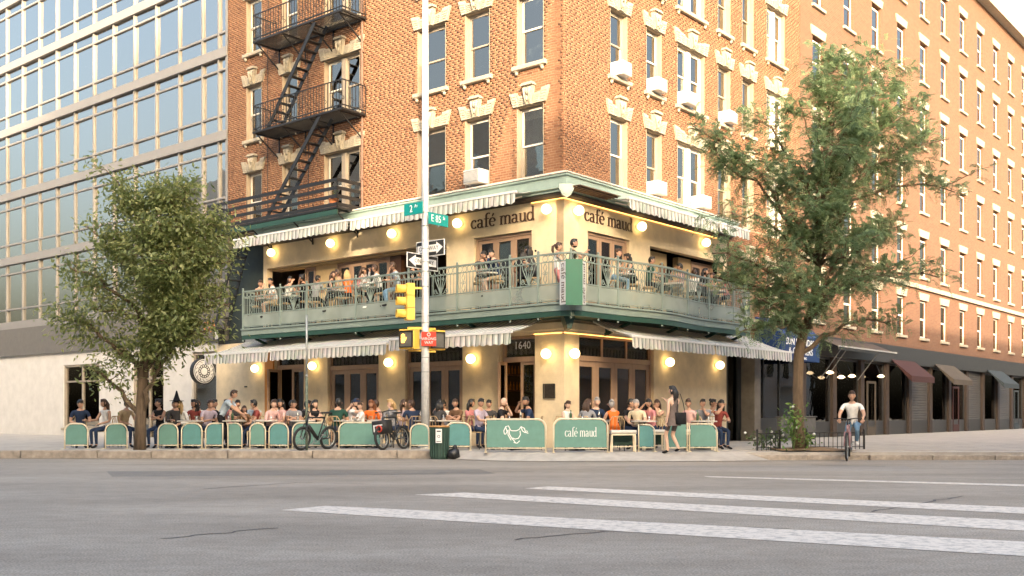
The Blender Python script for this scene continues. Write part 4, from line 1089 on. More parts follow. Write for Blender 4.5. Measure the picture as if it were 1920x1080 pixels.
mb = MB(); mb.box(0,.35,-.08,.3,.1,3.35); me_ = mb.mesh('shop_pier', mat('brown_pier', (.045,.03,.022), .7, var=.3))
for i in range(12): inst('shop_pier', me_, nb, T(i*2.9,0,0))
mb = MB(); bar_frame(mb,.36,2.89,.15,3.34,.05,.14,.08); mb.box(.44,2.81,.02,.14,.15,.8); mf_ = mb.mesh('shop_frame', DKSHOP)
mb = MB(); mb.box(.44,2.81,.09,.1,.8,3.26); mw_ = mb.mesh('shop_window', GLASSD)
for i in range(11):
    fr_ = inst('shop_frame', mf_, nb, T(i*2.9,0,0)); inst('shop_window', mw_, fr_)
SHUT, CANV = mat('roller_shutter', (.09,.085,.08), .5, .3, var=.25, scale=3), [mat('shop_canvas_%s' % n, c, .85, var=.2, scale=4) for n, c in (('maroon',(.045,.014,.012)),('brown',(.07,.055,.04)),('slate',(.03,.04,.045)))]
for i in (4,7,9):
    mb = MB()
    for k in range(26): mb.bbox(i*2.9+.45,i*2.9+2.8,.02,.08,.16+k*.12,.16+k*.12+.113,.02)
    tag(mb.build('roller_shutter', SHUT, nb), kind='stuff')
for j, i in enumerate((3,5,8)):
    mb = MB(); x0_, x1_ = i*2.9+.1, i*2.9+3.1
    mb.add([(x0_,-1.15,2.75),(x1_,-1.15,2.75),(x1_,-1.15,2.5),(x0_,-1.15,2.5),(x0_,-.26,3.5),(x1_,-.26,3.5)],[(0,1,2,3),(4,5,1,0),(4,0,3),(5,2,1)]); mb.build('shop_canopy', CANV[j], nb)
for i in (2,6,10):
    mb = MB(); bar_frame(mb,i*2.9+.9,i*2.9+1.9,.15,2.5,.0,.05,.1,.4); mb.build('shop_door', CANV[(i//2)%3], nb)
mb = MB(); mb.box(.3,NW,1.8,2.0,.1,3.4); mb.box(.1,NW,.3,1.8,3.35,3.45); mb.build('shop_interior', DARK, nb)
# warm shop lamps
mb = MB(); mb.smooth = True; mb.lathe([(.05,-.05),(.16,0),(.06,.08)],10); shop_me = mb.mesh('shade', mat('lit_shop_lamp', (.9,.8,.6), .3, var=0, emit=((1,.7,.38), .9)))
for i, (x, z, t) in enumerate(((2.0,2.7,'small lit shop lamp beyond the blue awning'),(3.1,2.55,'lit shop lamp over the far shop door, near the cyclist'),(4.2,2.62,'lit shop lamp right of the cyclist'),(7.4,2.7,'lit lamp in the farthest shopfront'))):
    r = empty('shop_lamp', FR @ T(14.82+x,-.32,z), t, 'shop lamp', 'lamps along the dark shopfronts'); inst('shade', shop_me, r)
    mb = MB(); mb.bar((0,0,.06),(0,.2,.5),.02); mb.build('arm', BLACKM, r)
ba = empty('black_shop_awning', FR @ T(15.3,0,0), 'black shop awning on thin struts right of the blue laundry awning', 'awning')
mb = MB(); mb.prism([(0,3.5),(6,3.5),(6,3.62),(0,3.62)],-1.3,-1.27); mb.add([(0,-1.3,3.62),(6,-1.3,3.62),(6,-.3,4.05),(0,-.3,4.05)],[(0,1,2,3)]); mb.build('canvas', DKSHOP, ba)
mb = MB(); mb.box(-.02,6.02,-1.33,-1.28,3.6,3.66); mb.build('front_bar', GREYP, ba)
for x in (.3,.8,4):
    mb = MB(); mb.tube([(x,-1.28,3.55),(x+.9,-.1,2.5)],.02,5); mb.build('strut', GREYP, ba)

# laundry shopfront in the brick building's right end
mb = MB(); wallgrid(mb, 9.06, 14.78, .1, 3.6, [(9.25,9.95,.2,3.2),(10.6,14.5,.95,3.2)], .05, .3); mb.build('shopfront', DKSHOP, bld)
for q in ((10.6,11.87,.95),(11.93,13.17,.95),(13.23,14.5,.95),(9.25,9.95,.2)): mb = MB(); mb.box(q[0],q[1],.1,.11,q[2],3.2); mb.build('shop_window', GLASSD, bld)
for x in (11.9,13.2): mb = MB(); mb.box(x-.03,x+.03,.06,.13,.95,3.2); mb.build('shop_mullion', BLACKM, bld)
COLS = mat('grey_stone_column', (.155,.135,.11), .85, var=.2, scale=4, bump=.3)
mb = MB(); mb.bbox(10.0,10.45,-.55,-.05,.1,3.2,.02); mb.bbox(9.96,10.49,-.6,-.05,.1,.55,.02); mb.box(9.97,10.48,-.58,-.05,3.0,3.12); mb.build('stone_column', COLS, bld)
mb = MB(); mb.bbox(10.75,13.6,-1.15,-1.0,.3,.98,.02); mb.box(10.7,13.65,-1.18,-.97,.98,1.02); mb.box(10.78,10.84,-1.14,-1.02,.1,.3); mb.box(13.5,13.56,-1.14,-1.02,.1,.3); st = tag(mb.build('planter_screen', mat('grey_screen', (.10,.095,.085), .8, var=.25), None, FR), 'low dark grey screen in front of the laundry window', 'screen')
BLUE = mat('laundry_blue', (.006,.032,.115), .6, var=.18, scale=3)
la = empty('laundry_awning', FR @ T(11.1,0,0), 'blue awning lettered SUN LAUNDRY & CLEANERS behind the tree trunk', 'awning')
mb = MB(); mb.add([(0,-1,2.98),(3.15,-1,2.98),(3.15,-1,3.85),(0,-1,3.85),(0,0,2.98),(3.15,0,2.98),(3.15,0,4.5),(0,0,4.5),(0,-.75,4.15),(3.15,-.75,4.15)],
                 [(0,1,2,3),(3,2,9,8),(8,9,6,7),(0,3,8,7,4),(1,5,6,9,2)]); mb.build('canvas', BLUE, la)
for t, z, s in (('SUN LAUNDRY',3.62,.34),('& CLEANERS',3.3,.34),('DRY CLEANING',3.07,.13)): textmesh('lettering', t, s, WTXT, la, T(1.55,-1.012,z), sx=1.05)

# towers across the avenue, behind the camera: they stand in the windows' reflections and shade the fire-escape bay
TW = brickmat('avenue_brick', (.55,.47,.38), (.62,.54,.44), (.6,.55,.5))
tw = empty('apartment_tower', T(-10.8,-34,0), 'tall pale brick apartment tower across the avenue', 'building')
mb = MB(); mb.box(-20,12.8,-14,9,0,33.5); mb.build('wall', TW, tw)
mb = MB()
for i in range(9):
    for k in range(9): mb.box(-13+i*2.9,-11.4+i*2.9,8.95,9.05,3+k*3.1,4.8+k*3.1)
tag(mb.build('window', GLASSM, tw), kind='stuff')
mb = MB()
for i in range(3):
    for k in range(9): mb.box(-12+i*9,-8+i*9,9.02,10.4,2.4+k*3.1,2.6+k*3.1); mb.box(-12+i*9,-8+i*9,10.3,10.4,2.6+k*3.1,3.5+k*3.1)
tag(mb.build('balcony', WHITEW, tw), kind='stuff')
for nm, M, lab, hh in (('avenue_apartment_house', FL @ T(-30,-29,0), 'pale brick apartment house across the avenue to the left', 21), ('side_street_house', FR @ T(28,-21,0), 'pale brick house across the side street', 13)):
    o = empty(nm, M @ RZ(PI), lab, 'building')
    mb = MB(); mb.box(-36,36,0.1,12,0,hh); mb.build('wall', TW, o)
    mb = MB()
    for i in range(23):
        for k in range(int(hh/3.1)-1): mb.box(-35+i*3.1,-33.6+i*3.1,.05,.2,4+k*3.1,5.9+k*3.1)
    tag(mb.build('window', GLASSM, o), kind='stuff')
    mb = MB()
    for i in range(8):
        for k in range(int(hh/3.1)-1): mb.box(-33+i*9,-29+i*9,-1.3,.1,3.3+k*3.1,3.5+k*3.1); mb.box(-33+i*9,-29+i*9,-1.3,-1.2,3.5+k*3.1,4.4+k*3.1)
    tag(mb.build('balcony', WHITEW, o), kind='stuff')

rw = empty('avenue_row_house', T(2.2,-22,0), 'pale brick row house across the avenue, its roof huts added for their shadows', 'building')
mb = MB(); mb.box(0,42,-12,0,0,21.3); mb.build('wall', TW, rw)
mb = MB(); mb.box(2.0,3.4,-4,-.3,21.3,22.3); mb.build('roof_shade_hut', TW, rw)
mb = MB(); mb.box(4.3,7.0,-4,-.3,21.3,22.6); mb.build('roof_shade_hut', TW, rw)  # unseen huts, added to raise the shadow edge on the lower brick
mb = MB()
for i in range(13):
    for k in range(6): mb.box(1+i*3.1,2.5+i*3.1,-.05,.05,1.5+k*3.1,3.4+k*3.1)
tag(mb.build('window', GLASSM, rw), kind='stuff')
# ------------------------------------------------------------------ trees
LOC_LEAF = leafmat('leaf_locust', (.08,.135,.07), (.185,.265,.13), (.35,.42,.21), .5)
PLANE_LEAF = leafmat('leaf_street_tree', (.10,.14,.045), (.235,.275,.095), (.46,.45,.19), .5)
def curve3(a, b, sag, n=7):
    a, b = np.array(a), np.array(b); k = np.linspace(0,1,n)[:,None]
    p = a+(b-a)*k; p[:,2] += sag*np.sin(PI*k[:,0]); p[1:-1] += rng.normal(0,.05,(n-2,3)); return p
def frondmesh(P, D, Ls, m, name, parent, nl=9, lw=.017, ll=.075):
    n = len(P); V, Tn = [], []
    D = D/np.linalg.norm(D,axis=1,keepdims=True); up = rng.normal(0,.35,(n,3))+np.array([0,0,1.0]); Sd = np.cross(D,up); Sd /= np.linalg.norm(Sd,axis=1,keepdims=True); N_ = np.cross(Sd,D)
    tone = np.clip(rng.normal(.5,.17,n),0,1)
    for k in range(nl):
        q = (k+.6)/nl
        base = P + D*(Ls*q)[:,None] - np.array([0,0,1])*(.35*Ls*q*q)[:,None]
        for s in (-1,1):
            d = Sd*s*.82+D*.5+N_*rng.normal(.05,.22,(n,1)); d /= np.linalg.norm(d,axis=1,keepdims=True)
            L = ll*rng.uniform(.7,1.25,(n,1))*(1-.45*abs(q-.5)); w = np.cross(d,N_)*lw
            V.append(np.stack([base, base+d*L*.5+w, base+d*L, base+d*L*.5-w],1)); Tn.append(np.clip(tone+rng.normal(0,.1,n),0,1))
    V = np.concatenate(V); Tn = np.concatenate(Tn); c = len(V)
    me = bpy.data.meshes.new(name); me.vertices.add(c*4); me.vertices.foreach_set('co', V.astype(np.float32).ravel())
    me.loops.add(c*4); me.loops.foreach_set('vertex_index', np.arange(c*4,dtype=np.int32)); me.polygons.add(c); me.polygons.foreach_set('loop_start', np.arange(0,c*4,4,dtype=np.int32)); me.update()
    at = me.attributes.new('tone','FLOAT','POINT'); at.data.foreach_set('value', np.repeat(Tn,4).astype(np.float32)); me.materials.append(m)
    return inst(name, me, parent)
def tree(name, base, label, trunk, limbs, m, kind, dens, M0):
    """limbs: (index of the trunk point it leaves from, end point, spread, amount)"""
    root = empty(name, T(*M0), label, 'tree'); o = np.array(M0)
    loc = lambda p: tuple(np.array(p)-o)
    mb = MB(); mb.smooth = True; tp = [loc(p[:3]) for p in trunk]; mb.tube(tp, [p[3] for p in trunk], 10); mb.build('trunk', BARK, root)
    PP, DD = [], []
    for (i, end, spread, amt) in limbs:
        a = np.array(trunk[i][:3]); c = curve3(a, end, .12*np.linalg.norm(np.array(end)-a), 9); r0 = trunk[i][3]*.5
        L = np.linalg.norm(np.array(end)-a)
        mb = MB(); mb.smooth = True; mb.tube([loc(p) for p in c], [r0*(1-k/9.5)+.008 for k in range(9)], 6)
        for q in range(int(4+L*3.2)):
            k = rng.uniform(.3,1); j = min(int(k*8),7); p = c[j]+(c[j+1]-c[j])*(k*8-j)
            e = p + rng.normal(0,1,3)*np.array([.72,.72,.36])*spread + np.array([0,0,.12])
            tw = curve3(p, e, .06, 5); mb.tube([loc(x) for x in tw], [.014,.011,.009,.007,.004], 4, cap=False)
            n = int(amt*dens*rng.uniform(.5,1.4)); kk = rng.uniform(.15,1.0,n)
            PP.append(p+(e-p)*kk[:,None]+rng.normal(0,.12 if kind == 'frond' else .19,(n,3)))
            d = (e-p)/(np.linalg.norm(e-p)+1e-6)+rng.normal(0,.75,(n,3)); DD.append(d)
        mb.build('limb', BARK, root)
    P, D = np.concatenate(PP)-o, np.concatenate(DD)
    if kind == 'frond': c = frondmesh(P, D, rng.uniform(.2,.36,len(P)), m, 'crown', root, nl=10, lw=.0135, ll=.066)
    else:
        D /= np.linalg.norm(D,axis=1,keepdims=True); D[:,2] -= .35
        c = leafmesh(P, .15, 'crown', m, root, aspect=.4, dirs=D/np.linalg.norm(D,axis=1,keepdims=True))
    tag(c, kind='stuff')
    return root
def pt(px, py, Y): return (gx(px,Y), Y, gz(py,Y))
tr = [(*pt(1498,846,26.0),.175),(*pt(1498,805,26.0),.14),(*pt(1496,730,26.0),.13),(*pt(1498,665,26.0),.128),(*pt(1506,625,26.0),.12),(*pt(1524,575,26.05),.10),(*pt(1534,500,26.1),.085),(*pt(1535,420,26.1),.085),(*pt(1550,330,26.2),.06),(*pt(1545,230,26.2),.035)]
limbs = [(8,pt(1640,110,26.2),.6,20),(8,pt(1700,130,26.8),.6,18),(7,pt(1780,260,27),.6,18),(8,pt(1560,95,26.4),.5,16),(5,pt(1680,520,25.6),.6,20),(7,pt(1600,200,25.4),.6,26),(6,pt(1650,440,25.2),.7,26),(7,pt(1540,280,24.9),.6,24),(6,pt(1590,430,26.8),.7,26),(4,pt(1340,520,25.9),.4,18),(4,pt(1440,580,25.0),.5,20),(7,pt(1720,200,26.4),.6,20),(4,pt(1640,500,25.4),.7,24),(4,pt(1420,560,25.2),.5,17),(5,pt(1335,475,25.5),.45,22),(5,pt(1470,500,24.8),.6,24),(5,pt(1700,420,26.8),.7,24),(6,pt(1372,400,25.3),.55,26),(6,pt(1298,236,25.8),.32,18),(6,pt(1350,300,26.0),.48,24),
         (6,pt(1600,380,25.2),.7,28),(6,pt(1480,400,25.0),.65,28),(7,pt(1410,300,26.4),.6,22),(7,pt(1420,215,26.2),.45,16),(7,pt(1490,300,25.2),.62,26),(7,pt(1620,260,25.8),.7,28),(7,pt(1700,300,26.8),.7,24),
         (8,pt(1480,200,26.2),.5,20),(8,pt(1530,150,26.3),.42,18),(8,pt(1590,130,26.0),.5,24),(9,pt(1570,190,25.9),.5,22),(8,pt(1670,170,26.6),.6,22),(8,pt(1730,230,27),.6,20),
         (5,pt(1365,545,25.6),.5,24),(4,pt(1560,560,25.0),.55,22),(5,pt(1590,470,24.9),.6,26),(4,pt(1450,620,25.2),.42,12),(6,pt(1530,350,24.9),.6,24),(7,pt(1570,250,25.2),.55,24),(5,pt(1760,520,26.5),.6,18),(7,pt(1790,360,27.2),.6,18),(4,pt(1385,625,25.4),.34,16),(6,pt(1440,470,25.4),.5,20),(3,pt(1680,600,26),.5,14)]
tree('locust_tree', None, 'feathery green locust tree before the blue laundry awning, bare trunk', tr, limbs, LOC_LEAF, 'frond', 1.05, pt(1497,843,26.0))
tl = [(*pt(262,846,26.7),.16),(*pt(264,780,26.7),.13),(*pt(268,700,26.7),.12),(*pt(280,620,26.7),.11),(*pt(290,560,26.6),.095),(*pt(286,480,26.6),.075),(*pt(270,410,26.6),.05)]
ll = [(2,pt(120,600,26.9),.5,24),(3,pt(130,500,26.8),.55,24),(4,pt(150,420,26.6),.5,22),(5,pt(210,330,26.7),.45,20),(1,pt(170,690,26.9),.35,12),(3,pt(330,500,25.4),.6,28),(2,pt(360,580,25.6),.5,26),(4,pt(300,420,25.8),.5,26),(4,pt(420,440,26.3),.35,16),(3,pt(320,610,25.6),.45,22),(3,pt(365,470,26.0),.55,30),(3,pt(340,560,25.8),.5,32),(3,pt(415,555,26.0),.5,30),(4,pt(432,490,26.0),.45,28),(4,pt(400,410,26.0),.5,30),(4,pt(350,365,26.1),.5,28),(5,pt(345,350,26.4),.35,18),(5,pt(290,350,26.6),.5,26),
      (5,pt(220,380,26.6),.5,26),(4,pt(200,480,26.4),.55,26),(3,pt(180,580,26.6),.5,24),(3,pt(430,575,26.0),.3,14),(2,pt(350,630,25.8),.38,17),(2,pt(280,640,25.8),.45,20),(2,pt(330,590,26.6),.5,26),(4,pt(395,480,25.8),.45,26),(3,pt(300,530,25.8),.5,26),(2,pt(210,650,26.8),.4,16),
      (4,pt(360,520,26.9),.5,26),(5,pt(320,430,25.8),.5,26),(3,pt(385,625,26.0),.4,18),(4,pt(250,440,25.9),.5,24),(1,pt(328,655,26.3),.16,4)]
tree('street_tree', None, 'yellowish green street tree hiding the shopfronts left of the cafe', tl, ll, PLANE_LEAF, 'leaf', 4.2, pt(262,843,26.7))

# tree pit with its low iron guard, plants and soil
SOIL = mat('pit_soil', (.22,.14,.07), .95, var=.4, scale=8, bump=.8, bscale=30)
x0, x1, ya, yb = gx(1462,25.7), gx(1600,25.7), 25.42, 27.1
mb = MB()
N_ = 14
g = [[(x0+(x1-x0)*i/N_, ya+(yb-ya)*j/8, WALK+.02+.07*math.sin(PI*i/N_)*math.sin(PI*j/8)+random.uniform(0,.02)) for i in range(N_+1)] for j in range(9)]
for j in range(8):
    for i in range(N_): mb.quad(g[j][i],g[j][i+1],g[j+1][i+1],g[j+1][i])
tag(mb.build('tree_pit_soil', SOIL), kind='stuff')
def guard(xa, xb, y, label):
    r = empty('tree_guard', T(xa, y, WALK), label, 'tree guard', 'low iron guards at the tree pit'); w = xb-xa
    mb = MB(); mb.box(0,w,-.012,.012,.42,.445); mb.box(0,w,-.01,.01,.06,.08); mb.build('rail', BLACKM, r)
    bm = MB(); bm.box(-.008,.008,-.008,.008,0,.44); me = bm.mesh('bar', BLACKM); n = int(w/.11)
    for i in range(n+1): inst('bar', me, r, T(w*i/n,0,0))
    pm = MB(); pm.box(-.022,.022,-.022,.022,0,.5); pm.ball((0,0,.51),.03,6,5); pe = pm.mesh('post', BLACKM)
    for q in (0,w): inst('post', pe, r, T(q,0,0))
guard(gx(1420,26.4),gx(1462,26.4),26.4,'low iron tree guard left of the locust trunk, among weeds')
guard(gx(1512,27.2),gx(1620,27.2),27.2,'low iron tree guard right of the locust trunk, before the dark shops')
WEED = leafmat('leaf_weed', (.06,.13,.03), (.13,.24,.05), (.27,.36,.09))
def plant(px, py, Y, h, n, label, m=LEAFG, r=.22, fl=0):
    o = empty('plant', T(gx(px,Y), Y, WALK+.02), label, 'plant', 'plants round the tree pit')
    mb = MB()
    for k in range(7):
        a = rng.uniform(0,2*PI); q = r*rng.uniform(.2,1); mb.tube([(0,0,0),(q*.4*math.cos(a),q*.4*math.sin(a),h*.5),(q*math.cos(a),q*math.sin(a),h*rng.uniform(.75,1))],[.008,.006,.003],4)
    mb.build('stem', mat('plant_stem', (.09,.13,.04), .7), o)
    P = rng.normal(0,1,(n,3))*np.array([r*.6,r*.6,h*.25])+np.array([0,0,h*.62]); P[:,2] = np.clip(P[:,2],.04,h*1.1)
    tag(leafmesh(P,.11,'leaves',m,o,aspect=.5), kind='stuff')
    if fl:
        mb = MB()
        for k in range(fl): mb.ball((rng.normal(0,r*.6),rng.normal(0,r*.5)-.05,h*rng.uniform(.5,1.1)),.035,6,4)
        tag(mb.build('flowers', CL['white'], o), kind='stuff')
plant(1488,0,25.75,1.05,260,'bright green weed with a pale bloom climbing beside the locust trunk',WEED,.26,2)
plant(1432,0,26.7,.42,130,'dark green leafy plant with white flowers behind the left tree guard',LEAFG,.36,6)
plant(1458,0,26.6,.5,120,'bushy dark plant between the tree guard and the trunk',LEAFG,.3,4)
plant(1515,0,25.9,.42,120,'small weed with white dots right of the trunk foot',WEED,.2,2)

# ------------------------------------------------------------------ the signal pole with its signs
PX, PYD = gx(797.5,27.6), 27.6
pole = empty('signal_pole', T(PX,PYD,WALK), 'tall silver signal pole with peeling paint in front of the cafe', 'pole')
mb = MB(); mb.smooth = True; mb.tube([(0,0,0),(0,0,2.9),(0,0,2.95),(0,0,8.2),(0,0,12.5)],[.112,.104,.098,.09,.075],16); mb.build('shaft', STEELW, pole)
mb = MB(); mb.lathe([(.2,0),(.2,.05),(.15,.12),(.125,.2)],12); mb.build('base', STEELW, pole)
mb = MB()
for z in (2.58,3.05,3.5,4.45,4.85,5.1,5.45,6.05,6.4,2.2): mb.lathe([(.107,0),(.107,.022)],16,(0,0,z-WALK))
mb.build('band', STEELG, pole)
AF, BF = FL.to_euler().z, FR.to_euler().z
def wsign(name, px, py, Y, rz, label, cat, group=None): return empty(name, T(gx(px,Y),Y,gz(py,Y)) @ RZ(rz), label, cat, group)
TEALS = mat('street_sign_teal', (.0,.27,.25), .4, var=.05)
for px, py, rz, big, small, lab in ((775,391.5,AF,'2','Av','teal street sign reading 2 Av on the signal pole'),(822,412,BF,'E 85','St','teal street sign reading E 85 St on the signal pole')):
    s = wsign('street_sign', px, py, 27.6, rz, lab, 'street sign', 'street name signs'); w = .34 if big == '2' else .37
    mb = MB(); mb.bbox(-w,w,-.012,.012,-.155,.155,.004); mb.build('plate', TEALS, s)
    textmesh('lettering', big, .27, WTXT, s, T(-.1 if big != '2' else -.07,-.016,0), sx=.8); textmesh('lettering', small, .13, WTXT, s, T(.2 if big != '2' else .12,-.016,.06), sx=.85)
    mb = MB(); mb.box(-.03,.03,-.01,.03,-.19,-.155); mb.build('clamp', STEELG, s)
BLKS, WHTS, REDS = mat('sign_black', (.02,.02,.02), .4, var=.1), mat('sign_white', (.78,.77,.74), .4, var=.05), mat('sign_red', (.55,.045,.02), .4, var=.08)
for px, py, rz, dirn, lab in ((807,466,AF,1,'one way sign with its arrow pointing right, above the other'),(792,491,BF,-1,'one way sign with its arrow pointing left, below the other')):
    s = wsign('one_way_sign', px, py, 27.78, rz, lab, 'sign', 'one way signs'); w, h = (.52,.21) if dirn > 0 else (.58,.2)
    mb = MB(); mb.bbox(-w,w,-.012,.01,-h,h,.004); mb.build('plate', WHTS, s)
    mb = MB(); mb.box(-w+.02,w-.02,-.015,-.0125,-h+.02,h-.02); mb.build('field', BLKS, s)
    q = dirn; poly = [(-w*.88,-.095),(w*.45,-.095),(w*.45,-.16),(w*.9,0),(w*.45,.16),(w*.45,.095),(-w*.88,.095)]
    if q < 0: poly = [(-x,z) for x,z in poly][::-1]
    mb = MB(); mb.prism(poly,-.018,-.0155); mb.build('arrow', WHTS, s)
    textmesh('lettering', 'ONE WAY', .155, BTXT, s, T(-.05*q,-.02,0), ext=.001, sx=1.0)
ts = empty('traffic_light', T(gx(767,27.5),27.5,gz(566,27.5)) @ RZ(math.radians(-72)), 'yellow three-lens traffic light seen from the side on the signal pole', 'traffic light')
mb = MB()
for k in (-1,0,1): mb.bbox(-.17,.17,-.1,.12,k*.325-.155,k*.325+.155,.02)
mb.build('housing', YELLOW, ts)
for k, c in ((1,(.25,.02,.01)),(0,(.3,.16,.01)),(-1,(.02,.2,.08))):
    mb = MB(); mb.smooth = True; mb.M = T(0,-.1,k*.325) @ Matrix.Rotation(PI/2,4,'X')
    n = 14; vs, fs = [], []
    for i in range(n+1):
        a = -.25*PI+1.5*PI*i/n; x, y = math.cos(a)*.125, math.sin(a)*.125
        vs += [(x,y,0),(x,y,.24),(x*.94,y*.94,0),(x*.94,y*.94,.24)]
    for i in range(n): b = i*4; fs += [(b,b+4,b+5,b+1),(b+2,b+3,b+7,b+6),(b+1,b+5,b+7,b+3)]
    mb.add(vs, fs); mb.build('visor', YELLOW, ts)
    mb = MB(); mb.smooth = True; mb.ball((0,-.1,k*.325),(.11,.03,.11),12,6); mb.build('lens', mat('lens_%d' % (k+1), c, .2, var=0), ts)
mb = MB(); mb.M = ts.matrix_basis.inverted()
for z in (4.42,3.36): mb.bar((gx(764,27.5),27.5,z),(PX,PYD,z),.06,.05)
mb.build('bracket', YELLOW, ts)
PEDG = mat('signal_face', (.12,.115,.10), .35, var=.2)
for px, py, rz, lab in ((766,636,-.5,'pedestrian signal with a faint orange hand left of the pole'),(817,638,.62,'pedestrian signal facing right, half behind the red sign')):
    s = wsign('pedestrian_signal', px, py, 27.52 if px < 800 else 27.75, rz, lab, 'pedestrian signal', 'pedestrian signals'); h = .24
    mb = MB(); mb.bbox(-h,h,-.1,.16,-h-.02,h+.02,.015); mb.build('housing', YELLOW, s)
    mb = MB(); bar_frame(mb,-h+.03,h-.03,-h+.02,h-.02,-.14,-.1,.025); mb.build('rim', BLKS, s)
    mb = MB(); mb.box(-h+.05,h-.05,-.11,-.101,-h+.04,h-.04); mb.build('face', PEDG, s)
    if px < 800:
        HND = mat('lit_hand', (.8,.35,.05), .4, var=0, emit=((1,.42,.06),.8))
        mb = MB(); mb.prism([(-.15,-.1),(-.05,-.1),(-.03,.02),(-.04,.04),(-.16,.04)],-.114,-.1105)
        for i in range(4): mb.prism([(-.155+i*.03,.045),(-.132+i*.03,.045),(-.132+i*.03,.12+.02*(i in (1,2))),(-.155+i*.03,.12+.02*(i in (1,2)))],-.114,-.1105)
        mb.prism([(-.028,-.05),(.0,0),(.012,.05),(-.005,.05),(-.03,.01)],-.114,-.1105); mb.build('hand', HND, s)
    mb = MB(); mb.M = s.matrix_basis.inverted()
    for dz in (-.3,.3): mb.bar((gx(px,27.6),27.6,gz(py,27.6)+dz),(PX,PYD,gz(py,27.6)+dz),.05,.045)
    mb.build('bracket', YELLOW, s)
s = wsign('wrong_way_sign', 804, 635.5, 27.44, -.06, 'red WRONG WAY sign in front of the signal pole', 'sign')
mb = MB(); mb.bbox(-.195,.195,-.008,.008,-.19,.19,.004); mb.build('plate', REDS, s)
textmesh('lettering','WRONG',.105,WTXT,s,T(0,-.012,.0),sx=.95); textmesh('lettering','WAY',.105,WTXT,s,T(0,-.012,-.1),sx=.95)
mb = MB(); mb.torus(.04,.01,12,4,T(0,-.012,.115)); mb.build('emblem', WTXT, s)
tp = empty('sign_pole', T(gx(575,26.45),26.45,WALK), 'thin galvanised sign pole without a sign, beside the leaning bicycle', 'pole')
mb = MB(); mb.smooth = True; mb.tube([(0,0,0),(0,0,1.9)],.034,8); mb.build('lower_tube', mat('pole_green', (.12,.15,.11), .6, .2, var=.6, scale=25), tp)
mb = MB(); mb.smooth = True; mb.tube([(0,0,1.9),(0,0,3.42)],.028,8); mb.lathe([(.036,1.86),(.036,1.92)],8); mb.build('upper_tube', STEELG, tp)

# ------------------------------------------------------------------ barriers along the tables
BY = 27.4
def barrier(px0, px1, Y, h, label, mat_=None, yaw=0, rl=True, rr=True, logo=None):
    xa, xb = gx(px0,Y), gx(px1,Y); w = (xb-xa)/max(.3,math.cos(yaw)); r = min(.2, w*.42)
    o = empty('barrier', T((xa+xb)/2, Y, WALK) @ RZ(yaw), label, 'barrier', 'green cloth barriers round the street tables')
    hw = w/2-.02; L = [(-hw,0)]
    L += ([(-hw,h-r)]+[(-hw+r-r*math.cos(a),h-r+r*math.sin(a)) for a in np.linspace(0,PI/2,7)[1:]]) if rl else [(-hw,h)]
    L += ([(hw-r,h)]+[(hw-r+r*math.sin(a),h-r+r*math.cos(a)) for a in np.linspace(0,PI/2,7)[1:]]) if rr else [(hw,h)]
    L += [(hw,0)]
    mb = MB(); mb.smooth = True; mb.tube([(x,0,z) for x,z in L],.019,8); mb.tube([(-hw,0,.1),(hw,0,.1)],.015,6); mb.build('frame', CREAMM, o)
    poly = [(-hw+.025,.125),(hw-.025,.125)]+[(x*(1-.03/hw),z-.025) for x,z in L[1:-1]][::-1]
    mb = MB(); mb.prism(poly,-.006,.006); mb.build('cloth', mat_ or BARF, o)
    fm = MB(); fm.box(-.03,.03,-.2,.2,0,.018); me = fm.mesh('foot', CREAMM)
    for x in (-hw,hw): inst('foot', me, o, T(x,0,0))
    if logo == 'name': mb = MB(); lettering(mb,'café maud',-hw*.58,hw*.6,h*.47,-.012,-.0065,.145); mb.build('lettering', WTXT, o)
    if logo == 'drawing':
        mb = MB()
        for pts in ([(-.34,.42),(-.36,.5),(-.3,.6),(-.22,.62),(-.16,.52),(-.12,.5),(.02,.5),(.1,.53),(.16,.6),(.26,.56),(.3,.46),(.38,.44)],[(-.3,.58),(-.26,.48),(-.3,.42),(-.34,.42)],[(.16,.6),(.2,.5),(.27,.46),(.3,.46)],
                    [(-.2,.53),(-.19,.42),(-.12,.32),(-.04,.25),(.0,.2)],[(.13,.5),(.14,.4),(.08,.32),(-.02,.3),(-.1,.33)],[(-.06,.22),(.04,.2),(.12,.26)],[(-.24,.52),(-.23,.4),(-.14,.27)],[(.32,.5),(.36,.48)]):
            ribbon(mb,[(x*.8,z+.02) for x,z in pts],.02,-.011,-.0065)
        mb.build('line_drawing', WTXT, o)
    return o
for a, b, lab in ((196,240,'green cloth barrier beyond the street tree trunk'),(295,335,'narrow green cloth barrier beside the street tree trunk, before the dark cone-hatted diner'),):
    barrier(a,b,BY,.67,lab)
barrier(120,166,BY,.67,'green cloth barrier farthest along the kerb, beyond the street tree')
barrier(339,380,BY,.68,'narrow teal barrier left of the waiter in a pale blue shirt',BARF2)
barrier(384,419,BY,.68,'narrow teal barrier right in front of the waiter in a pale blue shirt',BARF2,rr=False)
barrier(426,455,BY,.68,'narrow green barrier with one rounded shoulder, just right of the waiter',rl=False)
barrier(467,499,BY,.68,'slim green barrier before the brown-haired child at the table')
barrier(503,542,BY,.68,'teal barrier in front of the diner in pale pink',BARF2)
barrier(547,619,BY,.69,'wide green barrier behind the leaning bicycle')
barrier(634,716,BY,.70,'wide blank green barrier in front of the bearded man in a navy cap')
barrier(768,806,BY-.05,.66,'pale green barrier at the foot of the silver signal pole')
barrier(834,884,26.6,.70,'teal barrier behind the green litter bin',BARF2)
barrier(909,1025,25.2,.80,'green barrier with a white line drawing',logo='drawing',rl=False)
barrier(1036,1141,25.1,.81,'green barrier lettered café maud in white',logo='name')
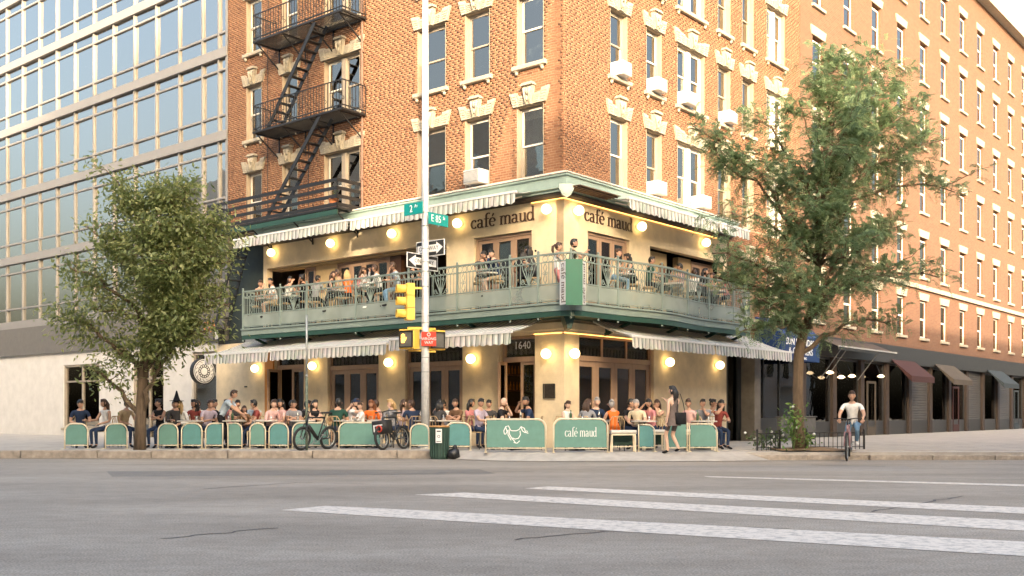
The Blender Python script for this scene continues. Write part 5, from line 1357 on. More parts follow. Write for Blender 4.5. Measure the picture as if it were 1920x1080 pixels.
barrier(1196,1229,25.6,.66,'small teal barrier between the white-topped bench and the standing woman',BARF2,rl=False)
barrier(1247,1290,25.5,.70,'green barrier directly behind the standing woman',rr=False)
barrier(1291,1346,25.6,.68,'green barrier right of the standing woman',BARF,rl=False)

# ------------------------------------------------------------------ litter bin, bag, board
bx, by = gx(824,25.65), 25.65
lb = empty('litter_bin', T(bx,by,0), 'dark green litter bin with a white notice and an orange rim', 'litter bin')
mb = MB(); mb.lathe([(.21,.0),(.22,.04),(.235,.8),(.2,.8),(.18,.1)],16); mb.build('body', mat('bin_green', (.025,.055,.04), .5, .1, var=.3, scale=8, bump=.1), lb)
mb = MB()
for k in range(20):
    a = 2*PI*k/20; mb.bar((.225*math.cos(a),.225*math.sin(a),.05),(.245*math.cos(a),.245*math.sin(a),.78),.018,.01)
mb.build('slats', mat('bin_green_slat', (.03,.075,.055), .5, var=.2), lb); tag(lb.children[-1], kind='stuff')
mb = MB(); mb.M = T(0,0,.8); mb.torus(.235,.022,18,6,Matrix.Rotation(PI/2,4,'X')); mb.build('rim', mat('bin_rim_orange', (.48,.25,.08), .6, var=.2), lb)
mb = MB(); mb.bbox(-.075,.075,-.262,-.25,.4,.74,.002); nt_ = mb.build('notice', WHTS, lb)
for i, w in enumerate((.05,.09,.1,.08,.1,.1,.06)):
    pass
mb = MB(); mb.box(-.05,.05,-.2645,-.262,.67,.70); mb.box(-.055,.055,-.2645,-.262,.43,.445); mb.torus(.03,.006,10,4,T(0,-.263,.56)); mb.build('print', BTXT, nt_)
gb = empty('rubbish_bag', T(gx(850,25.5),25.5,0), 'black rubbish bag slumped beside the litter bin', 'bag')
mb = MB(); mb.smooth = True; mb.ball((0,0,.13),(.17,.15,.15),12,8); mb.ball((.03,0,.27),(.06,.05,.07),8,6); 
mb.v = [(x*(1+.12*math.sin(31*z+17*y)), y*(1+.1*math.sin(27*x+19*z)), max(0,z*(1+.08*math.sin(23*x)))) for x,y,z in mb.v]
mb.build('sack', mat('bin_liner', (.012,.012,.013), .3, var=.2, bump=.5, bscale=14), gb)
# ------------------------------------------------------------------ bicycles
RUB = mat('tyre_rubber', (.018,.018,.018), .7, var=.2)
def bicycle(M, label, frame, wb=1.02, R=.33, lean=0, fat=.024, extra=None):
    o = empty('bicycle', M @ Matrix.Rotation(lean,4,'X'), label, 'bicycle', 'bicycles by the kerb')
    for x, nme in ((-wb/2,'wheel'),(wb/2,'wheel')):
        mb = MB(); mb.smooth = True; mb.torus(R-fat,fat,26,6); w_ = mb.build('wheel', RUB, o, T(x,0,R))
        mb = MB(); mb.torus(R-fat*2.2,.011,26,4); mb.build('rim', STEELG, w_)
        mb = MB(); 
        for k in range(14):
            a = PI*k/7; mb.bar((0,.012*(-1)**k,0),((R-fat*2.2)*math.cos(a),0,(R-fat*2.2)*math.sin(a)),.004)
        mb.tube([(0,-.05,0),(0,.05,0)],.022,8); mb.build('spokes', STEELG, w_)
    bb, seat, head, headb, rear, front = (-.08,0,R-.04), (-.26,0,.84), (.33,0,.84), (.37,0,.68), (-wb/2,0,R), (wb/2,0,R)
    mb = MB(); mb.smooth = True
    for a, b, r in ((bb,seat,.02),(seat,head,.02),(headb,bb,.03),(head,headb,.024)): mb.tube([a,b],r,8)
    for s in (-.05,.05):
        mb.tube([(bb[0],s*.6,bb[2]),(rear[0],s,rear[2])],.012,6); mb.tube([(seat[0],s*.4,seat[2]-.06),(rear[0],s,rear[2])],.010,6)
    mb.build('frame', frame, o)
    mb = MB(); mb.smooth = True
    for s in (-.06,.06): mb.tube([(headb[0]+.01,s,headb[2]),(front[0],s,front[2])],.017,6)
    mb.bar((headb[0],-.06,headb[2]),(headb[0],.06,headb[2]),.03); mb.build('fork', frame, o)
    mb = MB(); mb.smooth = True; mb.tube([head,(.31,0,.98)],.016,6); mb.tube([(.22,-.3,1.0),(.3,-.14,1.0),(.31,0,.98),(.3,.14,1.0),(.22,.3,1.0)],.014,6)
    mb.tube([(.22,-.3,1.0),(.14,-.31,.995)],.02,6); mb.tube([(.22,.3,1.0),(.14,.31,.995)],.02,6); mb.build('handlebar', BLACKM, o)
    mb = MB(); mb.smooth = True; mb.tube([seat,(-.29,0,.93)],.014,6); mb.add([(-.44,-.08,.94),(-.44,.08,.94),(-.12,.02,.95),(-.12,-.02,.95),(-.43,-.07,.985),(-.43,.07,.985),(-.13,.018,.98),(-.13,-.018,.98)],[(0,1,2,3),(7,6,5,4),(0,4,5,1),(1,5,6,2),(2,6,7,3),(3,7,4,0)]); mb.build('saddle', RUB, o)
    mb = MB(); mb.torus(.09,.008,16,4,T(bb[0],-.05,bb[2])); mb.bar((bb[0],-.06,bb[2]),(bb[0]+.1,-.08,bb[2]-.13),.016); mb.bar((bb[0],.06,bb[2]),(bb[0]-.1,.08,bb[2]+.13),.016)
    mb.box(bb[0]+.06,bb[0]+.15,-.13,-.07,bb[2]-.15,bb[2]-.12); mb.box(bb[0]-.15,bb[0]-.06,.07,.13,bb[2]+.12,bb[2]+.15); mb.build('crank', STEELG, o)
    return o
BKP = mat('black_frame_paint', (.015,.016,.017), .35, var=.1)
b1 = bicycle(T(gx(589,26.72),26.72,WALK) @ RZ(math.radians(-124)), 'black electric bicycle leaning by the thin sign pole', BKP, wb=.95, R=.31, lean=-.14, fat=.036)
mb = MB(); mb.smooth = True; mb.tube([(.28,0,.62),(-.02,0,.34)],.05,8); mb.build('battery', BLACKM, b1)
b2 = bicycle(T(gx(738,26.85),26.85,WALK) @ RZ(math.radians(-118)), 'black delivery bicycle with a black bag marked red and white', BKP, wb=.95, R=.31, lean=.12, fat=.034)
mb = MB(); mb.smooth = True; mb.bbox(-.2,.2,-.17,.17,0,.34,.03); bag = mb.build('delivery_bag', mat('bag_black', (.015,.015,.015), .6, bump=.3, bscale=8), b2, T(.42,0,.42) @ RZ(PI/2))
mb = MB(); mb.box(-.14,.14,-.176,-.171,.2,.235); mb.box(-.14,-.1,-.176,-.171,.06,.2); mb.build('white_mark', WHTS, bag); mb = MB(); mb.torus(.075,.02,14,4,T(.03,-.173,.13)); mb.build('red_mark', REDS, bag)
b3 = bicycle(T(gx(1591,24.9),24.9,.0) @ RZ(math.radians(-112)), 'bicycle ridden at the kerb by the cyclist in white, far right', mat('silver_red_frame', (.35,.2,.2), .35, .3, var=.4, scale=6), wb=1.02, R=.34)
# ------------------------------------------------------------------ people
PEND = []
def ik(a, t, l1, l2, pole):
    a, t, pole = Vector(a), Vector(t), Vector(pole)
    d = t-a; L = min(max(d.length,.05), l1+l2-.004); dn = d.normalized(); t2 = a+dn*L
    x = (l1*l1-l2*l2+L*L)/(2*L); h = math.sqrt(max(0,l1*l1-x*x)); p = (pole-dn*pole.dot(dn)); p = p.normalized() if p.length > 1e-6 else dn.orthogonal().normalized()
    return a+dn*x+p*h, t2
def person(label, pos, yaw, pose='sit', H=1.7, lean=0., arms=('table','table'), skin=0, hair=('short','black'), top=('white','short'), bottom=('navy','pants'), shoes='black',
           hyaw=0, hpitch=0, seat=.46, dress=None, hat=None, group=None, female=False, beard=False, twist=0, step=0, strap=False, foot=None):
    k = H/1.74; V = Vector
    if pose == 'sit':
        pr = random.Random(label); lean = lean or pr.uniform(0,.34); hyaw = hyaw or pr.uniform(-.8,.8); hpitch = hpitch or pr.uniform(-.05,.22); yaw += pr.uniform(-.2,.2); H += pr.uniform(-.14,.07)
        if arms == ('table','table'): arms = pr.choice((('table','table'),('table','chin'),('lap','table'),('drink','table'),('cross','cross'),('table','lap')))
    hz = (seat+.10)/k if pose == 'sit' else (.90 if pose == 'stand' else .9)
    Pv = V((0,0,hz)); s = V((0,-math.sin(lean),math.cos(lean)))
    wst, ch, nb = Pv+s*.17, Pv+s*.36, Pv+s*.50
    nt = nb+s*.045+V((0,-.012,.03)); head = nt+V((0,-.03-.03*lean,.098))
    sw = .165 if female else .195
    sh = {q: Pv+s*.445+V((q*sw,0,0)) for q in (-1,1)}
    hipw = .09
    sk = SKINS[skin]; J = []; E_ = []; Rr = []; SEG = []
    def jv(p, r): J.append(tuple(p)); Rr.append(r); return len(J)-1
    def seg(a, b, lab): E_.append((a,b)); SEG.append((V(J[a]),V(J[b]),lab))
    bulk = .9 if female else 1.0
    pe = jv(Pv,.125*(1.0)); w = jv(wst,.105*bulk); c = jv(ch,.125*bulk); n1 = jv(nb,.07*bulk); n2 = jv(nt,.048)
    seg(pe,w,'waist'); seg(w,c,'chest'); seg(c,n1,'yoke'); seg(n1,n2,'neck')
    hands = []
    for q, spec in zip((-1,1), arms):
        pole = V((q*.6,.5,-.7))
        if spec == 'table': t = V((q*.12,-.38,hz+.2))+V((0,-math.sin(lean)*.1,0))
        elif spec == 'lap': t = V((q*.09,-.28,hz+.1))
        elif spec == 'chin': t = head+V((q*.035,-.1,-.135)); pole = V((q*.5,-.3,-.9))
        elif spec == 'drink': t = head+V((q*.04,-.16,-.07)); pole = V((q*.7,-.1,-.8))
        elif spec == 'hair': t = head+V((q*.1,-.02,.02)); pole = V((q*.9,-.1,-.3))
        elif spec == 'phone': t = ch+V((q*.06,-.36,.08)); pole = V((q*.6,.2,-.8))
        elif spec == 'down': t = sh[q]+V((q*.06,.0,-.53)); pole = V((0,.9,0))
        elif spec == 'cross': t = ch+V((-q*.08,-.18,-.06)); pole = V((q*.9,0,-.5))
        else: t = V(spec)
        el, wr = ik(sh[q], t, .285, .25, pole)
        a = jv(sh[q],.063*bulk); b = jv(el,.043*bulk); d = jv(wr,.029); hd = (wr-el).normalized(); e = jv(wr+hd*.06,.036)
        seg(c,a,'shoulder'); seg(a,b,'upper'); seg(b,d,'fore'); seg(d,e,'hand'); hands.append((wr+hd*.055, hd, q))
    for q in (-1,1):
        hp = Pv+V((q*hipw,0,-.03))
        if pose == 'sit':
            ft = V((q*.1,-.40+.06*step*q,.075/k)); kp = V((q*.05,-1,.75))
            if foot: ft = V((q*.09,-.36+.05*q*step, foot/k))
        elif pose == 'walk': ft = V((q*.07,-.28*q*step,.08+(.05 if q*step < 0 else 0))); kp = V((0,-1,0))
        elif pose == 'ride': ft = V((q*.11,-.12*q,.32+.12*q)); kp = V((q*.1,-1,.2))
        else: ft = V((q*.085,.02*q,.075)); kp = V((0,-1,0))
        kn, an = ik(hp, ft, .43, .42, kp)
        a = jv(hp,.088); m1 = jv(hp.lerp(kn,.45),.075*bulk); b = jv(kn,.055); cf = jv(kn.lerp(an,.35),.052); d = jv(an,.036); e = jv(an+V((q*.02,-.12,-.045)),.036); e2 = jv(an+V((q*.03,-.19,-.05)),.026)
        seg(pe,a,'hip'); seg(a,m1,'thigh'); seg(m1,b,'thigh2'); seg(b,cf,'calf'); seg(cf,d,'calf2'); seg(d,e,'foot'); seg(e,e2,'foot')
    me = bpy.data.meshes.new('sk'); me.from_pydata(J, E_, [])
    ob = bpy.data.objects.new('sk', me); COL.objects.link(ob)
    md = ob.modifiers.new('s','SKIN'); md.use_smooth_shade = True
    sv = me.skin_vertices[0].data if me.skin_vertices else None
    if sv is None:
        ob.modifiers.remove(md); bm = bmesh.new(); bm.from_mesh(me); bm.verts.layers.skin.verify(); bm.to_mesh(me); bm.free(); ob.modifiers.new('s','SKIN'); ob.modifiers[0].use_smooth_shade = True; sv = me.skin_vertices[0].data
    for i, r in enumerate(Rr): sv[i].radius = (r, r); sv[i].use_root = (i == 0)
    sb = ob.modifiers.new('b','SUBSURF'); sb.levels = 1; sb.render_levels = 1
    PEND.append(dict(ob=ob, SEG=SEG, RAD=Rr, E=E_, k=k, label=label, pos=pos, yaw=yaw, head=head, hyaw=hyaw, hpitch=hpitch, hands=hands, sk=sk, hair=hair, top=top, bottom=bottom, shoes=shoes, dress=dress, hat=hat, group=group, female=female, beard=beard, Pv=Pv, s=s, ch=ch, nb=nb, pose=pose, strap=strap))
def finish_people():
    bpy.context.view_layer.update(); dg = bpy.context.evaluated_depsgraph_get()
    for p in PEND:
        m0 = bpy.data.meshes.new_from_object(p['ob'].evaluated_get(dg))
        v = np.empty(len(m0.vertices)*3, dtype=np.float32); m0.vertices.foreach_get('co', v); v = v.reshape(-1,3)
        mb = MB(); mb.smooth = True
        polys = [tuple(q.vertices) for q in m0.polygons]
        ce = np.array([v[list(q)].mean(0) for q in polys])
        best = np.full(len(polys),1e9); reg = np.zeros(len(polys),int); tt = np.zeros(len(polys))
        for i, (a, b, lab) in enumerate(p['SEG']):
            a_, d = np.array(a), np.array(b-a); t = np.clip(((ce-a_)@d)/max(d@d,1e-9),0,1); ra, rb = p['RAD'][p['E'][i][0]], p['RAD'][p['E'][i][1]]
            dist = np.linalg.norm(ce-a_-t[:,None]*d,axis=1)-(ra+(rb-ra)*t); q = dist < best; best[q] = dist[q]; reg[q] = i; tt[q] = t[q]
        tc, sl = p['top']; bc, bt = p['bottom']
        def slot(i, t):
            l = p['SEG'][i][2]
            if l in ('waist','chest','hip') or (l == 'yoke' and t < .8): 
                if l == 'hip' or (l == 'waist' and t < .25): return 2
                return 0 if (sl == 'strapless' and l == 'yoke') else 1
            if l == 'shoulder': return 0 if sl in ('strapless',) else 1
            if l == 'upper': return 1 if sl == 'long' or (sl == 'short' and t < .6) else 0
            if l == 'fore': return 1 if sl == 'long' and t < .93 else 0
            if l == 'thigh': return 2
            if l == 'thigh2': return 2 if bt == 'pants' or (bt == 'shorts' and t < .5) else 0
            if l in ('calf','calf2'): return 2 if bt == 'pants' and not (l == 'calf2' and t > .85) else 0
            if l == 'foot': return 3
            return 0
        mb.v = [tuple(x) for x in v]; mb.f = polys; mb.m = [slot(i,t) for i,t in zip(reg,tt)]; mb.sm = [True]*len(polys)
        mb.cur = 0
        for wr, hd, q in p['hands']:                    # four fingers of unequal length and a thumb on each hand, curled
            side = hd.cross(Vector((0,0,1))); side = side.normalized() if side.length > .1 else Vector((1,0,0)); dn = hd.cross(side).normalized(); dn = dn if dn.z < 0 else -dn
            for f in range(4):
                L = (.068,.078,.072,.056)[f]; b = wr+side*(f-1.5)*.019+hd*.02
                m_ = b+hd*L*.55+dn*.012; mb.tube([b,m_,m_+hd*L*.25+dn*L*.4],[.0095,.0085,.0065],5)
            b = wr-hd*.02+side*(-.03*q); mb.tube([b,b+hd*.03-side*q*.022,b+hd*.06-side*q*.018+dn*.012],[.012,.010,.008],5)
        # head: skull and face, turned on the neck
        Hm = Matrix.Translation(p['head']) @ RZ(p['hyaw']) @ Matrix.Rotation(p['hpitch'],4,'X')
        hb = MB(); hb.smooth = True; hb.ball((0,0,0),(.074,.093,.115),14,12)
        vs = []
        for x, y, z in hb.v:
            if z < 0: x *= 1-2.2*abs(z)*(1 if y < 0 else .5); y = y*(1-.9*abs(z)) - (.010 if y < 0 else -.004)*abs(z)/.115
            if y < -.05 and -.02 < z < .05: y *= .97
            vs.append((x,y,z))
        mb.add([Hm @ Vector(q) for q in vs], hb.f)
        hb = MB(); hb.smooth = True; hb.add([(-.014,-.088,-.03),(.014,-.088,-.03),(0,-.114,-.028),(0,-.09,.022),(0,-.086,-.042)],[(0,2,3),(1,3,2),(0,4,2),(1,2,4)])
        for q in (-1,1): hb.ball((q*.077,.008,-.005),(.012,.02,.03),6,6)
        mb.add([Hm @ Vector(q) for q in hb.v], hb.f)
        for slot_, rows in ((5,[(q*.03,-.0845,.016,.009,.006,.0045) for q in (-1,1)]),(4,[(0,-.089,-.056,.024,.008,.008)]),(6,[(q*.031,-.086,.036,.016,.005,.003) for q in (-1,1)])):
            hb = MB()
            for (x,y,z,a,b,c) in rows: hb.ball((x,y,z),(a,b,c),6,4)
            mb.cur = slot_; mb.add([Hm @ Vector(q) for q in hb.v], hb.f)
        hm = HAIRS.get(p['hair'][1], HAIRS['brown'])
        M0 = T(*p['pos']) @ RZ(p['yaw']) @ Matrix.Scale(p['k'],4)
        o = mb.build('person', [p['sk'], CL[tc], CL[bc], CL[p['shoes']], LIPS, EYEM, hm], None, M0)
        tag(o, p['label'], 'person', p['group'])
        st = p['hair'][0]; h = MB(); h.smooth = True
        if st != 'bald':
            g = MB(); g.ball((0,.004,.008),(.083,.102,.121),16,12)
            keep = []
            for f in g.f:
                c = [sum(g.v[i][q] for i in f)/len(f) for q in range(3)]
                if c[2] > .052 + (.0 if c[1] < -.04 else -.03) or c[1] > (.012 if c[2] > -.06 else .05) or (st in ('long','curly') and c[1] > -.03 and c[2] > -.09): keep.append(f)
            if p['hat'] != 'bald': h.add(g.v, keep)
            h.ball((0,-.045,.092),(.062,.05,.03),10,6)
            if st in ('long','curly'):
                R_ = .062 if st == 'long' else .07
                for x in (-.055,-.02,.02,.055): h.tube([(x*.9,.05,.06),(x*1.2,.088,-.05),(x*1.3,.085,-.17),(x*1.2,.075,-.29)],[.03,.045,.042,.016],7)
                if st == 'curly':
                    for q in range(26): h.ball((rng.normal(0,.06),.05+rng.normal(0,.035),rng.uniform(-.26,.1)),.032,6,5)
            if st == 'ponytail': h.ball((0,.105,.04),.035,8,6); h.tube([(0,.1,.04),(0,.16,.0),(0,.17,-.1),(0,.13,-.24)],[.025,.042,.04,.012],8)
            if st == 'bun': h.ball((0,.085,.085),.048,8,6)
        if p['beard']:
            g = MB(); g.ball((0,-.012,-.05),(.066,.083,.072),12,8)
            h.add(g.v, [f for f in g.f if sum(g.v[i][2] for i in f)/len(f) < -.066 and sum(g.v[i][1] for i in f)/len(f) < .02])
        if h.f:
            ho = h.build('hair', hm, o, Hm)
        if p['hat']:
            kind, hc = p['hat']; t = MB(); t.smooth = True
            if kind == 'cap':
                g = MB(); g.ball((0,.002,.03),(.088,.107,.108),14,10); t.add(g.v,[f for f in g.f if sum(g.v[i][2] for i in f)/len(f) > .045])
                t.prism([(-.07,.045),(.07,.045),(.06,.058),(-.06,.058)],-.175,-.07)
            else: t.lathe([(.2,.07),(.19,.085),(.1,.09),(.06,.2),(.015,.36)],12)
            t.build('hat', CL[hc], o, Hm)
        if p['dress']:
            dc, ln = p['dress']; t = MB(); t.smooth = True; Pv, s = p['Pv'], p['s']
            if p['pose'] == 'sit': rings = [(Pv+s*.12,.135,.12,0),(Pv+Vector((0,-.02,.0)),.165,.15,0),(Pv+Vector((0,-.22,-.01)),.175,.12,1),(Pv+Vector((0,-.22-ln*.35,-.02)),.18,.11,1)]
            else: rings = [(Pv+s*.17,.125,.105,0),(Pv+s*.02,.16,.14,0),(Pv-Vector((0,0,.18)),.185,.16,0),(Pv-Vector((0,0,ln)),.205,.175,0)]
            vs = []
            for c, a, b, ax in rings:
                for q in range(14):
                    w = 2*PI*q/14; fl = 1+.06*math.sin(5*w) if c is rings[-1][0] else 1
                    vs.append(c+(Vector((a*math.cos(w)*fl,0,b*math.sin(w)*fl)) if ax else Vector((a*math.cos(w)*fl,b*math.sin(w)*fl,0))))
            t.add(vs,[(i*14+q,i*14+(q+1)%14,(i+1)*14+(q+1)%14,(i+1)*14+q) for i in range(3) for q in range(14)]); t.build('skirt', CL[dc], o)
        sk_ = p['ob']; sm_ = sk_.data; bpy.data.objects.remove(sk_); bpy.data.meshes.remove(sm_); bpy.data.meshes.remove(m0)

# chairs, stools and tables
RATT = mat('rattan_cane', (.42,.29,.15), .7, var=.3, scale=20)
def chair_mesh():
    parts = {}
    mb = MB(); mb.bbox(-.2,.2,-.2,.2,.44,.465,.01); parts['seat'] = [mb.mesh('seat', RATT)]
    mb = MB(); mb.smooth = True; mb.tube([(-.19,.19,.46),(-.19,.24,.75),(-.12,.26,.86),(.12,.26,.86),(.19,.24,.75),(.19,.19,.46)],.013,6)
    for x in (-.1,0,.1): mb.tube([(x,.2,.47),(x,.262,.85)],.008,5)
    parts['backrest'] = [mb.mesh('backrest', RATT)]
    legs = []
    for x in (-.18,.18):
        for y in (-.18,.19): m = MB(); m.tube([(x,y,.45),(x*1.1,y*1.15,0)],.012,6); legs.append(m.mesh('leg', BLACKM))
    parts['leg'] = legs
    return parts
def stool_mesh():
    parts = {}; mb = MB(); mb.lathe([(.17,.60),(.18,.62),(.17,.645)],14); parts['seat'] = [mb.mesh('seat', RATT)]
    legs = []
    for x in (-.12,.12):
        for y in (-.12,.12): m = MB(); m.tube([(x,y,.6),(x*1.5,y*1.5,0)],.012,6); legs.append(m.mesh('leg', BLACKM))
    parts['leg'] = legs; mb = MB(); mb.M = T(0,0,.25); mb.torus(.19,.008,14,4,Matrix.Rotation(PI/2,4,'X')); parts['foot_ring'] = [mb.mesh('foot_ring', BLACKM)]
    return parts
CH, STL = chair_mesh(), stool_mesh()
def seatobj(kind, pos, yaw, label):
    o = empty('cafe_chair' if kind == 'chair' else 'bar_stool', T(*pos) @ RZ(yaw) @ Matrix.Diagonal((1,1,1 if kind == 'chair' else 1.34,1)), label, 'chair' if kind == 'chair' else 'stool', 'cane chairs at the street tables' if kind == 'chair' else 'stools at the balcony rail')
    for n_, L in (CH if kind == 'chair' else STL).items():
        for m in L: inst(n_, m, o)
MARB = mat('pale_table_top', (.62,.57,.49), .35, var=.12, scale=5)
tb = MB(); tb.lathe([(.33,.715),(.345,.725),(.345,.74),(.33,.75)],18); TOP_ME = tb.mesh('table_top', MARB)
tb = MB(); tb.lathe([(.22,0),(.2,.03),(.03,.05),(.028,.7),(.1,.715)],12); PED_ME = tb.mesh('pedestal', BLACKM)
GL = glass('drinking_glass', (.9,.92,.9), clear=.7)
tb = MB(); tb.smooth = True; tb.lathe([(.03,0),(.033,.12)],8); TUM_ME = tb.mesh('tumbler', GL)
BOT = mat('bottle_glass', (.05,.10,.05), .15, var=.2)
tb = MB(); tb.smooth = True; tb.lathe([(.036,0),(.036,.16),(.014,.21),(.014,.27)],8); BOT_ME = tb.mesh('bottle', BOT); 
tb = MB(); tb.smooth = True; tb.lathe([(.036,0),(.036,.16),(.014,.21),(.014,.27)],8); CLB_ME = tb.mesh('bottle', GL)
tb = MB(); tb.lathe([(.06,0),(.12,.012),(.125,.02)],14); PLT_ME = tb.mesh('plate', WHITEP)
def table(pos, near, stuff=(), hgt=1.0):
    o = empty('cafe_table', T(*pos) @ Matrix.Diagonal((1,1,hgt,1)), 'small round pale cafe table ' + near, 'table', 'round tables of the cafe')
    inst('table_top', TOP_ME, o); inst('pedestal', PED_ME, o)
    for i, q in enumerate(stuff):
        a = 2.1*i+.6; P = T(pos[0]+.17*math.cos(a), pos[1]+.17*math.sin(a), pos[2]+.752*hgt)
        me, nm, ct = {'t':(TUM_ME,'tumbler','glass'),'b':(BOT_ME,'bottle','bottle'),'c':(CLB_ME,'water_bottle','bottle'),'p':(PLT_ME,'plate','plate')}[q]
        tag(inst(nm, me, None, P), {'t':'drinking glass','b':'dark bottle','c':'clear bottle','p':'white plate'}[q] + ' on the table ' + near, ct, {'t':'glasses on the cafe tables','b':'bottles on the cafe tables','c':'bottles on the cafe tables','p':'plates on the cafe tables'}[q])
DECK = 3.9
def bpos(f, x, d): q = FR_(f) @ Vector((x,-d,DECK)); return tuple(q)
def bx_(f, px, d):                  # facade x of a photograph column at distance d in front of the facade
    a = (px-960)/FPX
    if f == 'L':
        x0, y0 = CX-.6392*d, CY-.769*d; return -((x0-a*y0)/(.769+.6392*a))
    x0, y0 = CX+.769*d, CY-.6392*d; return (a*y0-x0)/(.6392-.769*a)
RT, LT = math.radians(90), math.radians(-90)       # facing right / left in the picture
def diner_b(f, px, d, yaw, label, short, **kw):
    P = bpos(f, bx_(f,px,d), d); person(label, P, yaw, 'sit', seat=.87, foot=.46, group='people at the balcony tables', **kw); seatobj('stool', P, yaw, 'bar stool under the ' + short)
diner_b('L',483,.62,RT*.8,'balcony woman at the far left raising a drink, dark sleeveless top','balcony woman raising a drink',female=True,hair=('bun','brown'),top=('brown','none'),bottom=('black','shorts'),arms=('drink','table'),skin=1)
diner_b('L',517,.62,LT*.8,'balcony man in a white tee facing the drinking woman','balcony man in a white tee',hair=('short','black'),top=('white','short'),bottom=('khaki','shorts'),arms=('table','table'),skin=1)
diner_b('L',573,.6,LT,'balcony diner with a dark shirt and hair tied in a bun','balcony diner with the bun',female=True,hair=('bun','black'),top=('black','short'),bottom=('black','pants'),skin=2,arms=('chin','table'))
diner_b('L',616,.62,RT*.9,'balcony woman in a black sleeveless top and white sneakers, looking right','balcony woman in white sneakers',female=True,hair=('long','brown'),top=('black','none'),bottom=('black','shorts'),shoes='white',skin=1,step=1)
diner_b('L',652,.45,math.radians(200),'balcony woman with long blond hair seen from behind','blond balcony woman',female=True,hair=('long','blond'),top=('orange','none'),bottom=('black','shorts'),skin=1)
diner_b('L',714,.62,LT*.95,'balcony diner in a loose white shirt with dark hair, facing left','balcony diner in the loose white shirt',hair=('short','brown'),top=('white','long'),bottom=('black','pants'),shoes='white',skin=1)
diner_b('L',747,.58,LT*.8,'balcony man in a pale blue shirt resting his chin on his hand','balcony man in pale blue',hair=('short','brown'),top=('blue','short'),bottom=('denim','pants'),arms=('chin','table'),skin=1)
diner_b('L',899,.6,RT*.45,'balcony man in a dark jacket bowing over the table near the first cafe name','balcony man in the dark jacket',hair=('short','black'),top=('charcoal','short'),bottom=('khaki','shorts'),lean=.3,hpitch=.4,skin=1)
diner_b('L',934,.55,LT*.7,'balcony man in a navy jacket and shorts leaning left','balcony man in navy and shorts',hair=('short','black'),top=('navy','long'),bottom=('khaki','shorts'),lean=.28,hpitch=.3,skin=0)
diner_b('L',980,.28,math.radians(170),'dark-haired balcony diner almost hidden behind the scrolled rail','hidden dark-haired balcony diner',hair=('curly','black'),top=('black','short'),bottom=('black','pants'),skin=3)
P = bpos('L',.25,.62); P = (P[0],P[1],P[2]+.08); person('woman with a long ponytail and white top standing at the balcony corner', P, RT*1.0, 'stand', 1.66, female=True, hair=('ponytail','brown'), top=('white','none'), bottom=('rose','shorts'), skin=1, arms=('table','down'), group='people at the balcony tables')
P = bpos('R',-.45,.62); P = (P[0],P[1],P[2]+.08); person('bearded man in an olive shirt holding a phone at the balcony corner', P, RT*.95, 'stand', 1.74, hair=('short','black'), beard=True, top=('olive','short'), bottom=('khaki','shorts'), skin=1, arms=('phone','phone'), group='people at the balcony tables')
ph = empty('phone', T(*(Vector(P)+Vector((.42,-.03,1.42)))) @ RZ(.3), 'dark phone held up by the bearded man on the balcony', 'phone'); mb = MB(); mb.bbox(-.006,.006,-.037,.037,-.075,.075,.002); mb.build('body', BTXT, ph)
diner_b('R',1150,.62,RT*.85,'balcony woman in a cream striped top and jeans, hair pinned up','balcony woman in jeans',female=True,hair=('bun','brown'),top=('cream','none'),bottom=('denim','pants'),skin=1)
diner_b('R',1188,.62,LT*.9,'balcony woman with dark curls in a black dress and white sneakers','balcony woman in the black dress',female=True,hair=('curly','black'),top=('black','none'),bottom=('black','shorts'),dress=('black',.4),shoes='white',arms=('chin','table'),skin=1)
diner_b('R',1243,.3,math.radians(185),'auburn-haired balcony diner in the dark opening, seen from behind','auburn-haired balcony diner',female=True,hair=('long','red'),top=('black','short'),bottom=('black','pants'),skin=1)
diner_b('R',1277,.62,LT*.9,'balcony man in a pale pink shirt facing left','balcony man in pale pink',hair=('short','black'),top=('pink','short'),bottom=('khaki','shorts'),shoes='white',skin=1)
diner_b('R',1318,.55,RT*.5,'balcony diner in a black top with a light collar near the locust leaves','balcony diner near the leaves',female=True,hair=('long','black'),top=('black','short'),bottom=('black','pants'),skin=1)
diner_b('R',1361,.6,LT*.7,'last balcony diner on the right, dark hair and a rose top','last balcony diner on the right',female=True,hair=('bun','black'),top=('rose','none'),bottom=('black','shorts'),skin=1,arms=('chin','table'))
for f, px, d, near, st in (('L',500,.62,'between the drinking woman and the man in white','tb'),('L',545,.6,'left of the balcony diner with the bun','t'),('L',634,.6,'before the woman in white sneakers','tb'),('L',690,.6,'under the white paper bag','b'),('L',917,.62,'between the two bowing balcony men','tb'),
                           ('R',1169,.62,'between the woman in jeans and the woman in black','tb'),('R',1260,.55,'left of the balcony man in pale pink','tb'),('R',1340,.6,'at the right end of the balcony','t')): table(bpos(f,bx_(f,px,d),d), near, st, 1.45)
bgp = empty('paper_bag', T(*(Vector(bpos('L',bx_('L',683,.6),.6))+Vector((0,0,1.09)))) @ RZ(AF), 'white paper carrier bag with two handles on a balcony table', 'bag')
mb = MB(); mb.add([(-.16,-.06,0),(.16,-.06,0),(.16,.06,0),(-.16,.06,0),(-.165,-.07,.26),(.165,-.07,.26),(.165,.07,.26),(-.165,.07,.26)],[(0,3,2,1),(0,1,5,4),(1,2,6,5),(2,3,7,6),(3,0,4,7)]); mb.build('bag_body', WHITEP, bgp)
for y in (-.07,.07):
    mb = MB(); mb.tube([(-.06,y,.25),(-.05,y,.36),(0,y,.4),(.05,y,.36),(.06,y,.25)],.008,5); mb.build('handle', WHITEP, bgp)

